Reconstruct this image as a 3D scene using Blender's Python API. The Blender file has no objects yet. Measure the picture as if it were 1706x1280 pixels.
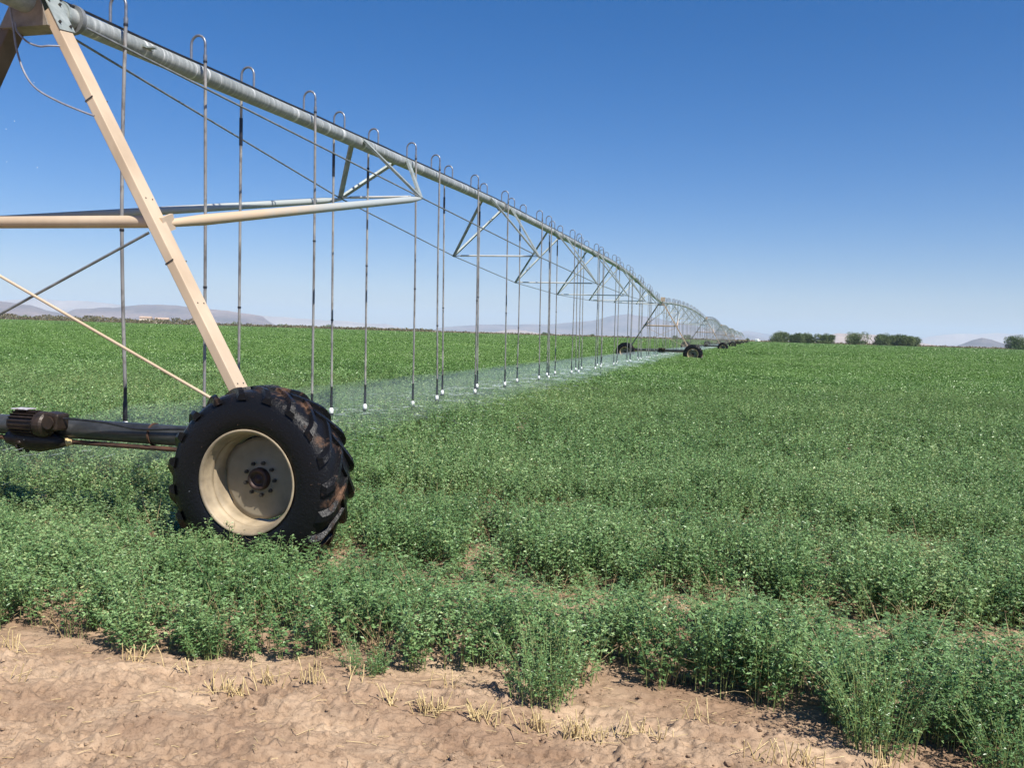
import bpy, math, random
import numpy as np
from mathutils import Vector, Matrix
random.seed(7); rng = np.random.default_rng(7)
S = bpy.context.scene
COL = S.collection
PI = math.pi

# ------------------------------------------------------------------ camera
FPX = 1450.0; CAMH = 1.65
roll = math.radians(1.71); pitch = math.radians(3.37)
Fv = Vector((0, math.cos(pitch), -math.sin(pitch))); U0 = Vector((0, math.sin(pitch), math.cos(pitch))); R0 = Vector((1, 0, 0))
Rv = R0*math.cos(roll) + U0*math.sin(roll); Uv = U0*math.cos(roll) - R0*math.sin(roll)
cd = bpy.data.cameras.new('camera'); cam = bpy.data.objects.new('camera', cd); COL.objects.link(cam)
cd.sensor_width = 36; cd.lens = 36*FPX/1706; cd.clip_start = 0.05; cd.clip_end = 90000
cam.matrix_world = Matrix(((Rv.x, Uv.x, -Fv.x, 0), (Rv.y, Uv.y, -Fv.y, 0), (Rv.z, Uv.z, -Fv.z, CAMH), (0, 0, 0, 1)))
S.camera = cam
CAMP = Vector((0, 0, CAMH))
def ray(x, y): return Fv + Rv*((x-853)/FPX) + Uv*((640-y)/FPX)
def ground(x, y, h=0.0):
    r = ray(x, y); return CAMP + r*((h-CAMH)/r.z)

# machine frame: d = along the wheel base, u = along the pipeline
PA = math.radians(14.8)
u = Vector((math.sin(PA), math.cos(PA), 0)); d = Vector((math.cos(PA), -math.sin(PA), 0))
O = Vector((-3.7468, 6.7935, 0))

# ------------------------------------------------------------------ sun, sky, exposure
sdir = (d*0.50 + Vector((0, 0, 1))*0.78 - u*0.365).normalized()
el = math.asin(sdir.z); az = math.atan2(sdir.x, sdir.y)
sl = bpy.data.lights.new('sun', 'SUN'); so = bpy.data.objects.new('sun', sl); COL.objects.link(so)
sl.energy = 5.0; sl.angle = math.radians(0.53); sl.color = (1.0, 0.95, 0.87)
so.rotation_mode = 'QUATERNION'; so.rotation_quaternion = sdir.to_track_quat('Z', 'Y'); so.location = (20, -20, 40)
W = bpy.data.worlds.new('World'); S.world = W; W.use_nodes = True
wn = W.node_tree; bgn = wn.nodes['Background']
sky = wn.nodes.new('ShaderNodeTexSky'); sky.sky_type = 'NISHITA'; sky.sun_disc = False
sky.sun_elevation = el; sky.sun_rotation = az; sky.altitude = 300; sky.air_density = 1.0; sky.dust_density = 0.3; sky.ozone_density = 4.0
shs = wn.nodes.new('ShaderNodeHueSaturation'); shs.inputs['Saturation'].default_value = 1.42
wn.links.new(sky.outputs[0], shs.inputs['Color'])
tint = wn.nodes.new('ShaderNodeMix'); tint.data_type = 'RGBA'; tint.blend_type = 'MULTIPLY'; tint.inputs[0].default_value = 1; tint.inputs[7].default_value = (1.10, 1.0, 1.22, 1)
wn.links.new(shs.outputs[0], tint.inputs[6]); wn.links.new(tint.outputs[2], bgn.inputs[0]); bgn.inputs[1].default_value = 0.059
S.view_settings.view_transform = 'Standard'; S.view_settings.look = 'None'
S.view_settings.exposure = 0.60; S.view_settings.gamma = 1.0; S.view_settings.use_curve_mapping = False
S.cycles.max_bounces = 6; S.cycles.diffuse_bounces = 3; S.cycles.transmission_bounces = 4; S.cycles.volume_bounces = 1
S.cycles.use_adaptive_sampling = True; S.cycles.adaptive_threshold = 0.02

# ------------------------------------------------------------------ helpers
def tag(o, label=None, cat=None, group=None, kind=None):
    if label: o['label'] = label
    if cat: o['category'] = cat
    if group: o['group'] = group
    if kind: o['kind'] = kind
    return o
def empty(name, loc, rz=0.0, label=None, cat=None, group=None):
    o = bpy.data.objects.new(name, None); COL.objects.link(o)
    o.location = loc; o.rotation_euler = (0, 0, rz); o.empty_display_size = 0.2
    return tag(o, label, cat, group)
class MB:
    def __init__(s): s.v = []; s.f = []; s.sm = []
    def add(s, vs, fs, smooth=False):
        b = len(s.v); s.v += [tuple(p) for p in vs]
        s.f += [tuple(i+b for i in f) for f in fs]; s.sm += [smooth]*len(fs)
    def bar(s, a, b, w, h, up=(0, 0, 1), twist=None):
        """box from a to b; w across (side), h along the up-ish direction"""
        a = Vector(a); b = Vector(b); t = (b-a).normalized(); up = Vector(up)
        sd = t.cross(up)
        if sd.length < 1e-4: sd = t.cross(Vector((0, 1, 0)))
        sd.normalize(); up2 = sd.cross(t).normalized()
        vs = []
        for p in (a, b):
            for i, j in ((-1, -1), (1, -1), (1, 1), (-1, 1)): vs.append(p + sd*(i*w/2) + up2*(j*h/2))
        s.add(vs, [(3, 2, 1, 0), (4, 5, 6, 7), (0, 1, 5, 4), (1, 2, 6, 5), (2, 3, 7, 6), (3, 0, 4, 7)])
    def box(s, c, sx, sy, sz):
        c = Vector(c); s.bar(c - Vector((sx/2, 0, 0)), c + Vector((sx/2, 0, 0)), sy, sz)
    def tube(s, pts, r, n=10, cap=True, smooth=True):
        pts = [Vector(p) for p in pts]; m = len(pts)
        rr = r if isinstance(r, (list, tuple)) else [r]*m
        t0 = (pts[1]-pts[0]).normalized()
        nr = t0.cross(Vector((0, 0, 1)))
        if nr.length < 0.05: nr = t0.cross(Vector((0, 1, 0)))
        nr.normalize(); vs = []
        for i, p in enumerate(pts):
            t = (pts[min(i+1, m-1)] - pts[max(i-1, 0)]).normalized()
            nr = (nr - t*nr.dot(t)).normalized(); bn = t.cross(nr)
            for k in range(n):
                a = 2*PI*k/n; vs.append(p + nr*(math.cos(a)*rr[i]) + bn*(math.sin(a)*rr[i]))
        fs = [(i*n+k, i*n+(k+1) % n, (i+1)*n+(k+1) % n, (i+1)*n+k) for i in range(m-1) for k in range(n)]
        s.add(vs, fs, smooth)
        if cap:
            s.add(vs[:n], [tuple(range(n-1, -1, -1))]); s.add(vs[-n:], [tuple(range(n))])
    def lathe(s, prof, c, ax, n=48, smooth=True, closed=False):
        """prof: (axial, radius) pairs turned about axis ax through c"""
        c = Vector(c); ax = Vector(ax).normalized()
        e1 = Vector((0, 0, 1)) if abs(ax.z) < 0.9 else Vector((1, 0, 0))
        e1 = (e1 - ax*e1.dot(ax)).normalized(); e2 = ax.cross(e1)
        m = len(prof); vs = []
        for (q, r) in prof:
            for k in range(n):
                a = 2*PI*k/n; vs.append(c + ax*q + (e1*math.cos(a) + e2*math.sin(a))*r)
        last = m if closed else m-1
        fs = [(i*n+k, i*n+(k+1) % n, ((i+1) % m)*n+(k+1) % n, ((i+1) % m)*n+k) for i in range(last) for k in range(n)]
        s.add(vs, fs, smooth)
    def ball(s, c, r, n=8, m=5, sc=(1, 1, 1)):
        c = Vector(c); vs = []
        for i in range(m+1):
            th = PI*i/m
            for k in range(n):
                a = 2*PI*k/n
                vs.append(c + Vector((math.sin(th)*math.cos(a)*r*sc[0], math.sin(th)*math.sin(a)*r*sc[1], math.cos(th)*r*sc[2])))
        s.add(vs, [(i*n+k, (i+1)*n+k, (i+1)*n+(k+1) % n, i*n+(k+1) % n) for i in range(m) for k in range(n)], True)
    def mesh(s, name, mat):
        me = bpy.data.meshes.new(name); me.from_pydata(s.v, [], s.f)
        me.polygons.foreach_set('use_smooth', s.sm); me.materials.append(mat); me.update(); return me
    def build(s, name, mat, parent=None, label=None):
        return put(s.mesh(name, mat), name, parent, label)
def put(me, name, parent=None, label=None):
    o = bpy.data.objects.new(name, me); COL.objects.link(o)
    if parent: o.parent = parent
    if label: o['label'] = label
    return o
def npmesh(name, V, Fq, mat, smooth=False):
    """numpy verts (n,3), faces (m,k)"""
    me = bpy.data.meshes.new(name); V = np.asarray(V, np.float32); Fq = np.asarray(Fq, np.int32); k = Fq.shape[1]
    me.vertices.add(len(V)); me.vertices.foreach_set('co', V.ravel())
    me.loops.add(Fq.size); me.loops.foreach_set('vertex_index', Fq.ravel())
    me.polygons.add(len(Fq)); me.polygons.foreach_set('loop_start', np.arange(0, Fq.size, k, dtype=np.int32))
    me.polygons.foreach_set('use_smooth', np.full(len(Fq), smooth)); me.materials.append(mat); me.update(calc_edges=True); me.validate()
    return me
def children_of(o): return [c for c in bpy.data.objects if c.parent == o]
def copy_tree(o, kids, parent=None):
    c = o.copy(); COL.objects.link(c); c.parent = parent
    for ch in kids.get(o.name, []): copy_tree(ch, kids, c)
    return c
def kid_map():
    m = {}
    for o in bpy.data.objects:
        if o.parent: m.setdefault(o.parent.name, []).append(o)
    return m

def hash2(i, j, seed):
    n = (i.astype(np.int64)*374761393 + j.astype(np.int64)*668265263 + seed*974634777) & 0x7fffffff
    n = ((n ^ (n >> 13))*1274126177) & 0x7fffffff
    n = (n ^ (n >> 16)) & 0xffff
    return n/65535.0
def vn(x, y, s, seed=0):
    x = np.asarray(x, float)/s; y = np.asarray(y, float)/s
    i = np.floor(x); j = np.floor(y); fx = x-i; fy = y-j
    fx = fx*fx*(3-2*fx); fy = fy*fy*(3-2*fy)
    a = hash2(i, j, seed); b = hash2(i+1, j, seed); c = hash2(i, j+1, seed); e = hash2(i+1, j+1, seed)
    return (a*(1-fx)+b*fx)*(1-fy) + (c*(1-fx)+e*fx)*fy
def fbm(x, y, s, oct=4, seed=0):
    t = 0; a = 1; n = 0
    for k in range(oct): t = t + a*vn(x, y, s/2**k, seed+k*17); n += a; a *= 0.5
    return t/n

# ------------------------------------------------------------------ materials
def mat(name):
    m = bpy.data.materials.new(name); m.use_nodes = True
    nt = m.node_tree; return m, nt, nt.nodes['Principled BSDF']
def N(nt, t, **kw):
    n = nt.nodes.new(t)
    for k, v in kw.items():
        if k.startswith('i_'): n.inputs[k[2:].replace('_', ' ')].default_value = v
        else: setattr(n, k, v)
    return n
def ramp(nt, src, stops):
    r = nt.nodes.new('ShaderNodeValToRGB'); e = r.color_ramp.elements
    while len(e) < len(stops): e.new(0.5)
    for q, (p, c) in zip(e, stops): q.position = p; q.color = (*c, 1) if len(c) == 3 else c
    nt.links.new(src, r.inputs[0]); return r
def noise(nt, scale, detail=4, rough=0.55, coord='Object', stretch=None):
    tc = nt.nodes.new('ShaderNodeTexCoord'); src = tc.outputs[coord]
    if stretch:
        mp = nt.nodes.new('ShaderNodeMapping'); mp.inputs['Scale'].default_value = stretch
        nt.links.new(src, mp.inputs[0]); src = mp.outputs[0]
    n = N(nt, 'ShaderNodeTexNoise', i_Scale=scale, i_Detail=detail, i_Roughness=rough); nt.links.new(src, n.inputs['Vector'])
    return n
def bump(nt, b, src, strength=0.3, dist=0.01):
    n = N(nt, 'ShaderNodeBump', i_Strength=strength, i_Distance=dist)
    nt.links.new(src, n.inputs['Height']); nt.links.new(n.outputs[0], b.inputs['Normal'])
def simple(name, c1, c2, scale=6, rough=0.5, metal=0.0, bmp=0.15, stretch=None, bdist=0.004, detail=5):
    m, nt, b = mat(name); n = noise(nt, scale, detail, 0.6, stretch=stretch)
    r = ramp(nt, n.outputs[0], [(0.32, c1), (0.68, c2)]); nt.links.new(r.outputs[0], b.inputs['Base Color'])
    b.inputs['Roughness'].default_value = rough; b.inputs['Metallic'].default_value = metal
    if bmp: bump(nt, b, n.outputs[0], bmp, bdist)
    return m
M = {}
M['beige'] = simple('beige_paint', (0.43, 0.325, 0.22), (0.58, 0.455, 0.325), 2.2, 0.55, 0, 0.06, stretch=(1, 1, 0.5), detail=10)
M['beige_far'] = simple('weathered_beige_paint', (0.30, 0.23, 0.16), (0.42, 0.33, 0.24), 3, 0.6, 0, 0)
M['rim'] = simple('rim_paint', (0.17, 0.135, 0.09), (0.42, 0.335, 0.22), 5, 0.6, 0, 0.12, detail=9)
M['leg_shaded'] = simple('shaded_leg_paint', (0.06, 0.045, 0.035), (0.17, 0.125, 0.09), 2.5, 0.6, 0, 0.1, detail=9)  # leg paint darkened to put overhead shade into its colour
M['gusset'] = simple('dusty_grey_steel', (0.17, 0.145, 0.12), (0.30, 0.265, 0.225), 8, 0.6, 0.1, 0.05)
M['disc'] = simple('wheel_disc_paint', (0.20, 0.17, 0.12), (0.31, 0.265, 0.19), 5, 0.7, 0, 0.08)
M['galv'] = simple('galvanized_steel', (0.20, 0.235, 0.225), (0.36, 0.395, 0.38), 11, 0.55, 0.15, 0.08)
M['rod'] = simple('weathered_rod', (0.16, 0.17, 0.17), (0.30, 0.31, 0.31), 14, 0.5, 0.4, 0)
M['goose'] = simple('gooseneck_steel', (0.14, 0.15, 0.17), (0.30, 0.31, 0.34), 20, 0.35, 0.5, 0)
M['black'] = simple('black_plastic', (0.008, 0.008, 0.01), (0.025, 0.025, 0.03), 20, 0.35, 0, 0)
M['white'] = simple('white_plastic', (0.72, 0.72, 0.70), (0.85, 0.85, 0.83), 9, 0.35, 0, 0)
M['rust'] = simple('rusty_steel', (0.04, 0.024, 0.018), (0.12, 0.06, 0.035), 12, 0.7, 0.2, 0.3)
M['hub'] = simple('dark_rusty_hub', (0.018, 0.012, 0.010), (0.075, 0.032, 0.022), 12, 0.6, 0.1, 0.3)
M['bolt'] = simple('dark_bolt', (0.05, 0.045, 0.04), (0.12, 0.11, 0.10), 30, 0.5, 0.6, 0)
M['cablegrey'] = simple('grey_cable', (0.16, 0.16, 0.19), (0.27, 0.27, 0.31), 25, 0.45, 0, 0)
M['spreader'] = simple('pale_steel', (0.48, 0.48, 0.45), (0.66, 0.65, 0.61), 6, 0.5, 0.1, 0)
M['motor'] = simple('oily_motor_paint', (0.007, 0.006, 0.005), (0.045, 0.028, 0.018), 14, 0.5, 0.2, 0.35, bdist=0.006)
M['sticker'] = simple('worn_label', (0.25, 0.18, 0.14), (0.75, 0.75, 0.80), 22, 0.4, 0, 0)

def mat_pipe():
    m, nt, b = mat('galvanized_pipe')
    n = noise(nt, 5.0, 5, 0.6, stretch=(0.25, 3.2, 0.25)); n2 = noise(nt, 38, 4, 0.6)
    n3 = noise(nt, 0.9, 3, 0.5)
    r = ramp(nt, n.outputs[0], [(0.28, (0.25, 0.275, 0.27)), (0.50, (0.37, 0.395, 0.385)), (0.58, (0.46, 0.485, 0.475)), (0.635, (0.85, 0.86, 0.84)), (0.69, (0.50, 0.53, 0.52))])
    r2 = ramp(nt, n2.outputs[0], [(0.3, (0.78, 0.78, 0.78)), (0.7, (1, 1, 1))])
    r3 = ramp(nt, n3.outputs[0], [(0.35, (0.86, 0.86, 0.84)), (0.65, (1, 1, 1))])
    mx = N(nt, 'ShaderNodeMix', data_type='RGBA', blend_type='MULTIPLY'); mx.inputs[0].default_value = 1
    nt.links.new(r.outputs[0], mx.inputs[6]); nt.links.new(r2.outputs[0], mx.inputs[7])
    mx2 = N(nt, 'ShaderNodeMix', data_type='RGBA', blend_type='MULTIPLY'); mx2.inputs[0].default_value = 1
    nt.links.new(mx.outputs[2], mx2.inputs[6]); nt.links.new(r3.outputs[0], mx2.inputs[7])
    nt.links.new(mx2.outputs[2], b.inputs['Base Color'])
    b.inputs['Metallic'].default_value = 0.15; b.inputs['Roughness'].default_value = 0.45
    bump(nt, b, n2.outputs[0], 0.12, 0.004); return m
M['pipe'] = mat_pipe()
def mat_hose():
    m, nt, b = mat('grey_hose'); n = noise(nt, 1.3, 3, 0.6, stretch=(0.5, 0.5, 1)); n2 = noise(nt, 9, 4, 0.6, stretch=(2, 2, 1))
    r = ramp(nt, n.outputs[0], [(0.34, (0.15, 0.148, 0.15)), (0.52, (0.25, 0.245, 0.24)), (0.68, (0.40, 0.38, 0.33))])
    r2 = ramp(nt, n2.outputs[0], [(0.34, (0.55, 0.52, 0.50)), (0.5, (1, 1, 1))])
    mx = N(nt, 'ShaderNodeMix', data_type='RGBA', blend_type='MULTIPLY'); mx.inputs[0].default_value = 1
    nt.links.new(r.outputs[0], mx.inputs[6]); nt.links.new(r2.outputs[0], mx.inputs[7]); nt.links.new(mx.outputs[2], b.inputs['Base Color'])
    b.inputs['Roughness'].default_value = 0.38; return m
M['hose'] = mat_hose()
def mat_tyre():
    m, nt, b = mat('muddy_wet_rubber'); n = noise(nt, 5.5, 8, 0.68); n2 = noise(nt, 45, 4, 0.7)
    tc = nt.nodes.new('ShaderNodeTexCoord'); sp = nt.nodes.new('ShaderNodeSeparateXYZ'); nt.links.new(tc.outputs['Object'], sp.inputs[0])
    cx = N(nt, 'ShaderNodeVectorMath', operation='MULTIPLY'); cx.inputs[1].default_value = (1, 0, 1); nt.links.new(tc.outputs['Object'], cx.inputs[0])
    ln = N(nt, 'ShaderNodeVectorMath', operation='LENGTH'); nt.links.new(cx.outputs[0], ln.inputs[0])
    # caked mud only on the tread (large radius)
    mr = N(nt, 'ShaderNodeMapRange', i_From_Min=0.54, i_From_Max=0.60); nt.links.new(ln.outputs['Value'], mr.inputs[0])
    th = ramp(nt, n.outputs[0], [(0.55, (0, 0, 0)), (0.68, (0.85, 0.85, 0.85))])
    mu = N(nt, 'ShaderNodeMath', operation='MULTIPLY'); nt.links.new(th.outputs[0], mu.inputs[0]); nt.links.new(mr.outputs[0], mu.inputs[1])
    specks = ramp(nt, n2.outputs[0], [(0.69, (0, 0, 0)), (0.73, (0.6, 0.6, 0.6))])
    ad = N(nt, 'ShaderNodeMath', operation='MAXIMUM'); nt.links.new(mu.outputs[0], ad.inputs[0]); nt.links.new(specks.outputs[0], ad.inputs[1])
    mud = ramp(nt, n2.outputs[0], [(0.3, (0.07, 0.036, 0.022)), (0.7, (0.26, 0.145, 0.085))])
    mx = N(nt, 'ShaderNodeMix', data_type='RGBA'); mx.inputs[6].default_value = (0.007, 0.0072, 0.0085, 1)
    nt.links.new(ad.outputs[0], mx.inputs[0]); nt.links.new(mud.outputs[0], mx.inputs[7]); nt.links.new(mx.outputs[2], b.inputs['Base Color'])
    rr = N(nt, 'ShaderNodeMapRange', i_To_Min=0.28, i_To_Max=0.85); b.inputs['Specular IOR Level'].default_value = 0.22; nt.links.new(ad.outputs[0], rr.inputs[0]); nt.links.new(rr.outputs[0], b.inputs['Roughness'])
    h = N(nt, 'ShaderNodeMath', operation='ADD'); nt.links.new(ad.outputs[0], h.inputs[0]); nt.links.new(n2.outputs[0], h.inputs[1])
    bump(nt, b, h.outputs[0], 0.5, 0.012); return m
M['tyre'] = mat_tyre()
def mat_brace():
    # beige dust-coated paint near the tower (local y small) giving way to bare galvanized steel
    m, nt, b = mat('brace_paint_to_galvanized'); n = noise(nt, 5, 5, 0.6)
    tc = nt.nodes.new('ShaderNodeTexCoord'); sp = nt.nodes.new('ShaderNodeSeparateXYZ'); nt.links.new(tc.outputs['Object'], sp.inputs[0])
    ad = N(nt, 'ShaderNodeMath', operation='MULTIPLY_ADD'); ad.inputs[1].default_value = 3.0; nt.links.new(n.outputs[0], ad.inputs[0]); nt.links.new(sp.outputs[1], ad.inputs[2])
    mr = N(nt, 'ShaderNodeMapRange', i_From_Min=3.0, i_From_Max=5.2); nt.links.new(ad.outputs[0], mr.inputs[0])
    mx = N(nt, 'ShaderNodeMix', data_type='RGBA'); nt.links.new(mr.outputs[0], mx.inputs[0])
    mx.inputs[6].default_value = (0.54, 0.41, 0.275, 1); mx.inputs[7].default_value = (0.38, 0.41, 0.40, 1)
    nt.links.new(mx.outputs[2], b.inputs['Base Color']); b.inputs['Roughness'].default_value = 0.5; bump(nt, b, n.outputs[0], 0.1, 0.004); return m
M['brace'] = mat_brace()
def mat_beam():
    m, nt, b = mat('wet_dark_beam'); n = noise(nt, 3.5, 6, 0.62, stretch=(1, 1, 1.5))
    r = ramp(nt, n.outputs[0], [(0.30, (0.015, 0.016, 0.017)), (0.55, (0.055, 0.058, 0.06)), (0.68, (0.12, 0.12, 0.125)), (0.76, (0.30, 0.30, 0.32))])
    nt.links.new(r.outputs[0], b.inputs['Base Color']); b.inputs['Metallic'].default_value = 0.2; b.inputs['Roughness'].default_value = 0.36
    bump(nt, b, n.outputs[0], 0.12, 0.004); return m
M['beam'] = mat_beam()

def mat_leaf(name, stops, gloss=0.42, trans=0.25, stops2=None):
    m, nt, b = mat(name)
    at = N(nt, 'ShaderNodeAttribute', attribute_name='tone'); oi = nt.nodes.new('ShaderNodeObjectInfo')
    geo = nt.nodes.new('ShaderNodeNewGeometry')
    n = N(nt, 'ShaderNodeTexNoise', i_Scale=0.45, i_Detail=3.0, i_Roughness=0.6); nt.links.new(geo.outputs['Position'], n.inputs['Vector'])
    a1 = N(nt, 'ShaderNodeMath', operation='MULTIPLY_ADD'); a1.inputs[1].default_value = 0.28
    nt.links.new(oi.outputs['Random'], a1.inputs[0]); nt.links.new(at.outputs['Fac'], a1.inputs[2])
    a2 = N(nt, 'ShaderNodeMath', operation='MULTIPLY_ADD'); a2.inputs[1].default_value = 0.7
    nt.links.new(n.outputs[0], a2.inputs[0]); nt.links.new(a1.outputs[0], a2.inputs[2])
    mpl = nt.nodes.new('ShaderNodeMapping'); mpl.inputs['Rotation'].default_value = (0, 0, PA); mpl.inputs['Scale'].default_value = (0.35, 1.5, 1); nt.links.new(geo.outputs['Position'], mpl.inputs[0])
    nl = N(nt, 'ShaderNodeTexNoise', i_Scale=0.11, i_Detail=4.0, i_Roughness=0.6); nt.links.new(mpl.outputs[0], nl.inputs['Vector'])
    a3 = N(nt, 'ShaderNodeMath', operation='MULTIPLY_ADD'); a3.inputs[1].default_value = 1.1; nt.links.new(nl.outputs[0], a3.inputs[0]); nt.links.new(a2.outputs[0], a3.inputs[2])
    mr = N(nt, 'ShaderNodeMapRange', i_From_Min=0.70, i_From_Max=2.15); nt.links.new(a3.outputs[0], mr.inputs[0])
    r = ramp(nt, mr.outputs[0], stops)
    if stops2:
        r2 = ramp(nt, mr.outputs[0], stops2); sp = nt.nodes.new('ShaderNodeSeparateXYZ'); nt.links.new(geo.outputs['Position'], sp.inputs[0])
        my = N(nt, 'ShaderNodeMapRange', i_From_Min=7.0, i_From_Max=38.0); nt.links.new(sp.outputs[1], my.inputs[0])
        m2 = N(nt, 'ShaderNodeMix', data_type='RGBA'); nt.links.new(my.outputs[0], m2.inputs[0]); nt.links.new(r.outputs[0], m2.inputs[6]); nt.links.new(r2.outputs[0], m2.inputs[7])
        class _o: outputs = [m2.outputs[2]]
        r = _o
    nt.links.new(r.outputs[0], b.inputs['Base Color']); b.inputs['Roughness'].default_value = gloss
    b.inputs['Specular IOR Level'].default_value = 0.45
    tr = nt.nodes.new('ShaderNodeBsdfTranslucent'); hs = N(nt, 'ShaderNodeHueSaturation', i_Value=1.1, i_Saturation=1.15); hs.inputs['Hue'].default_value = 0.485
    nt.links.new(r.outputs[0], hs.inputs['Color']); nt.links.new(hs.outputs[0], tr.inputs[0])
    mx = nt.nodes.new('ShaderNodeMixShader'); mx.inputs[0].default_value = trans
    nt.links.new(b.outputs[0], mx.inputs[1]); nt.links.new(tr.outputs[0], mx.inputs[2])
    nt.links.new(mx.outputs[0], nt.nodes['Material Output'].inputs[0]); return m
LEAFSTOPS = [(0.0, (0.038, 0.088, 0.028)), (0.33, (0.088, 0.178, 0.060)), (0.56, (0.172, 0.295, 0.110)), (0.78, (0.34, 0.47, 0.21)), (0.94, (0.56, 0.50, 0.24))]
FARSTOPS = [(0.0, (0.070, 0.140, 0.034)), (0.5, (0.158, 0.270, 0.074)), (1.0, (0.30, 0.43, 0.145))]
M['leaf'] = mat_leaf('alfalfa_leaf', LEAFSTOPS, 0.34, 0.15, FARSTOPS)
M['leaf_far'] = mat_leaf('alfalfa_canopy_leaf', FARSTOPS, 0.5, 0.25)
M['stem'] = simple('alfalfa_stem', (0.14, 0.22, 0.07), (0.30, 0.34, 0.13), 3, 0.5, 0, 0)
M['drystalk'] = simple('dry_stalk', (0.30, 0.20, 0.10), (0.55, 0.42, 0.22), 4, 0.7, 0, 0)
M['treeleaf'] = mat_leaf('salt_cedar_foliage', [(0.0, (0.055, 0.090, 0.030)), (0.5, (0.11, 0.155, 0.055)), (1.0, (0.19, 0.235, 0.09))], 0.7, 0.12)
M['scrub'] = mat_leaf('dry_scrub', [(0.0, (0.05, 0.06, 0.028)), (0.5, (0.11, 0.105, 0.05)), (1.0, (0.24, 0.185, 0.105))], 0.8, 0.1)
M['bark'] = simple('bark', (0.05, 0.04, 0.03), (0.12, 0.10, 0.08), 5, 0.9, 0, 0.3)
M['straw'] = simple('straw', (0.44, 0.33, 0.15), (0.74, 0.58, 0.31), 45, 0.5, 0, 0)

# ------------------------------------------------------------------ ground sheet
EDGE = [(-8, 6.1), (-2.72, 4.54), (-1.98, 4.35), (-1.48, 4.26), (-0.9, 4.30), (-0.41, 4.20), (0.03, 4.22), (0.46, 4.10), (1.02, 4.03), (1.44, 3.66), (1.87, 3.50), (2.09, 3.42), (8, 1.5)]
EX = np.array([e[0] for e in EDGE]); EY = np.array([e[1] for e in EDGE])
FIELD_END = 610.0
def soil_mat():
    m, nt, b = mat('sandy_clay_soil')
    geo = nt.nodes.new('ShaderNodeNewGeometry')
    def nz(scale, detail=6, rough=0.6, sc=(1, 1, 1), rot=0.0, dist=0.0):
        mp = nt.nodes.new('ShaderNodeMapping'); mp.inputs['Scale'].default_value = sc; mp.inputs['Rotation'].default_value = (0, 0, rot)
        nt.links.new(geo.outputs['Position'], mp.inputs[0])
        n = N(nt, 'ShaderNodeTexNoise', i_Scale=scale, i_Detail=detail, i_Roughness=rough, i_Distortion=dist); nt.links.new(mp.outputs[0], n.inputs['Vector']); return n
    n1 = nz(1.6, 4, 0.5, (1, 1, 1)); n2 = nz(18, 8, 0.65); n3 = nz(130, 3, 0.6); n4 = nz(4, 5, 0.6, (0.35, 2.6, 1), PA)
    r = ramp(nt, n1.outputs[0], [(0.30, (0.26, 0.172, 0.112)), (0.50, (0.36, 0.255, 0.170)), (0.66, (0.48, 0.355, 0.240))])
    r2 = ramp(nt, n2.outputs[0], [(0.28, (0.74, 0.71, 0.69)), (0.45, (0.94, 0.93, 0.92)), (0.7, (1.06, 1.06, 1.06))])
    r3 = ramp(nt, n3.outputs[0], [(0.28, (0.70, 0.68, 0.66)), (0.5, (1, 1, 1))])
    r4 = ramp(nt, n4.outputs[0], [(0.35, (0.84, 0.80, 0.78)), (0.6, (1.02, 1.02, 1.02))])
    cur = r.outputs[0]
    for q in (r2, r3, r4):
        mx = N(nt, 'ShaderNodeMix', data_type='RGBA', blend_type='MULTIPLY'); mx.inputs[0].default_value = 1
        nt.links.new(cur, mx.inputs[6]); nt.links.new(q.outputs[0], mx.inputs[7]); cur = mx.outputs[2]
    nt.links.new(cur, b.inputs['Base Color']); b.inputs['Roughness'].default_value = 0.9; b.inputs['Specular IOR Level'].default_value = 0.2
    vo = N(nt, 'ShaderNodeTexVoronoi', feature='DISTANCE_TO_EDGE', i_Scale=7.0)
    mp = nt.nodes.new('ShaderNodeMapping'); mp.inputs['Rotation'].default_value = (0, 0, PA); mp.inputs['Scale'].default_value = (0.7, 1.7, 1)
    wv = N(nt, 'ShaderNodeVectorMath', operation='MULTIPLY_ADD'); wv.inputs[1].default_value = (0.25, 0.25, 0); nt.links.new(n2.outputs['Color'], wv.inputs[0])
    nt.links.new(geo.outputs['Position'], mp.inputs[0]); nt.links.new(mp.outputs[0], wv.inputs[2]); nt.links.new(wv.outputs[0], vo.inputs['Vector'])
    cr = N(nt, 'ShaderNodeMapRange', i_From_Max=0.035, i_To_Max=0.22); nt.links.new(vo.outputs['Distance'], cr.inputs[0])
    add = N(nt, 'ShaderNodeMath', operation='MULTIPLY_ADD'); add.inputs[1].default_value = 0.7; nt.links.new(n2.outputs[0], add.inputs[0]); nt.links.new(cr.outputs[0], add.inputs[2])
    add2 = N(nt, 'ShaderNodeMath', operation='MULTIPLY_ADD'); add2.inputs[1].default_value = 0.25; nt.links.new(n3.outputs[0], add2.inputs[0]); nt.links.new(add.outputs[0], add2.inputs[2])
    bump(nt, b, add2.outputs[0], 0.75, 0.009); return m
M['soil'] = soil_mat()
def far_ground_mat():
    m, nt, b = mat('desert_ground'); geo = nt.nodes.new('ShaderNodeNewGeometry')
    n = N(nt, 'ShaderNodeTexNoise', i_Scale=0.004, i_Detail=6.0, i_Roughness=0.6); nt.links.new(geo.outputs['Position'], n.inputs['Vector'])
    r = ramp(nt, n.outputs[0], [(0.35, (0.22, 0.16, 0.11)), (0.65, (0.36, 0.28, 0.20))]); nt.links.new(r.outputs[0], b.inputs['Base Color']); b.inputs['Roughness'].default_value = 1
    return m
M['desert'] = far_ground_mat()
g = MB(); G0, G1, GY0, GY1 = -29000, 29000, -1500, 29000
g.add([(G0, GY0, -0.05), (G1, GY0, -0.05), (G1, GY1, -0.05), (G0, GY1, -0.05)], [(0, 1, 2, 3)])
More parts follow.
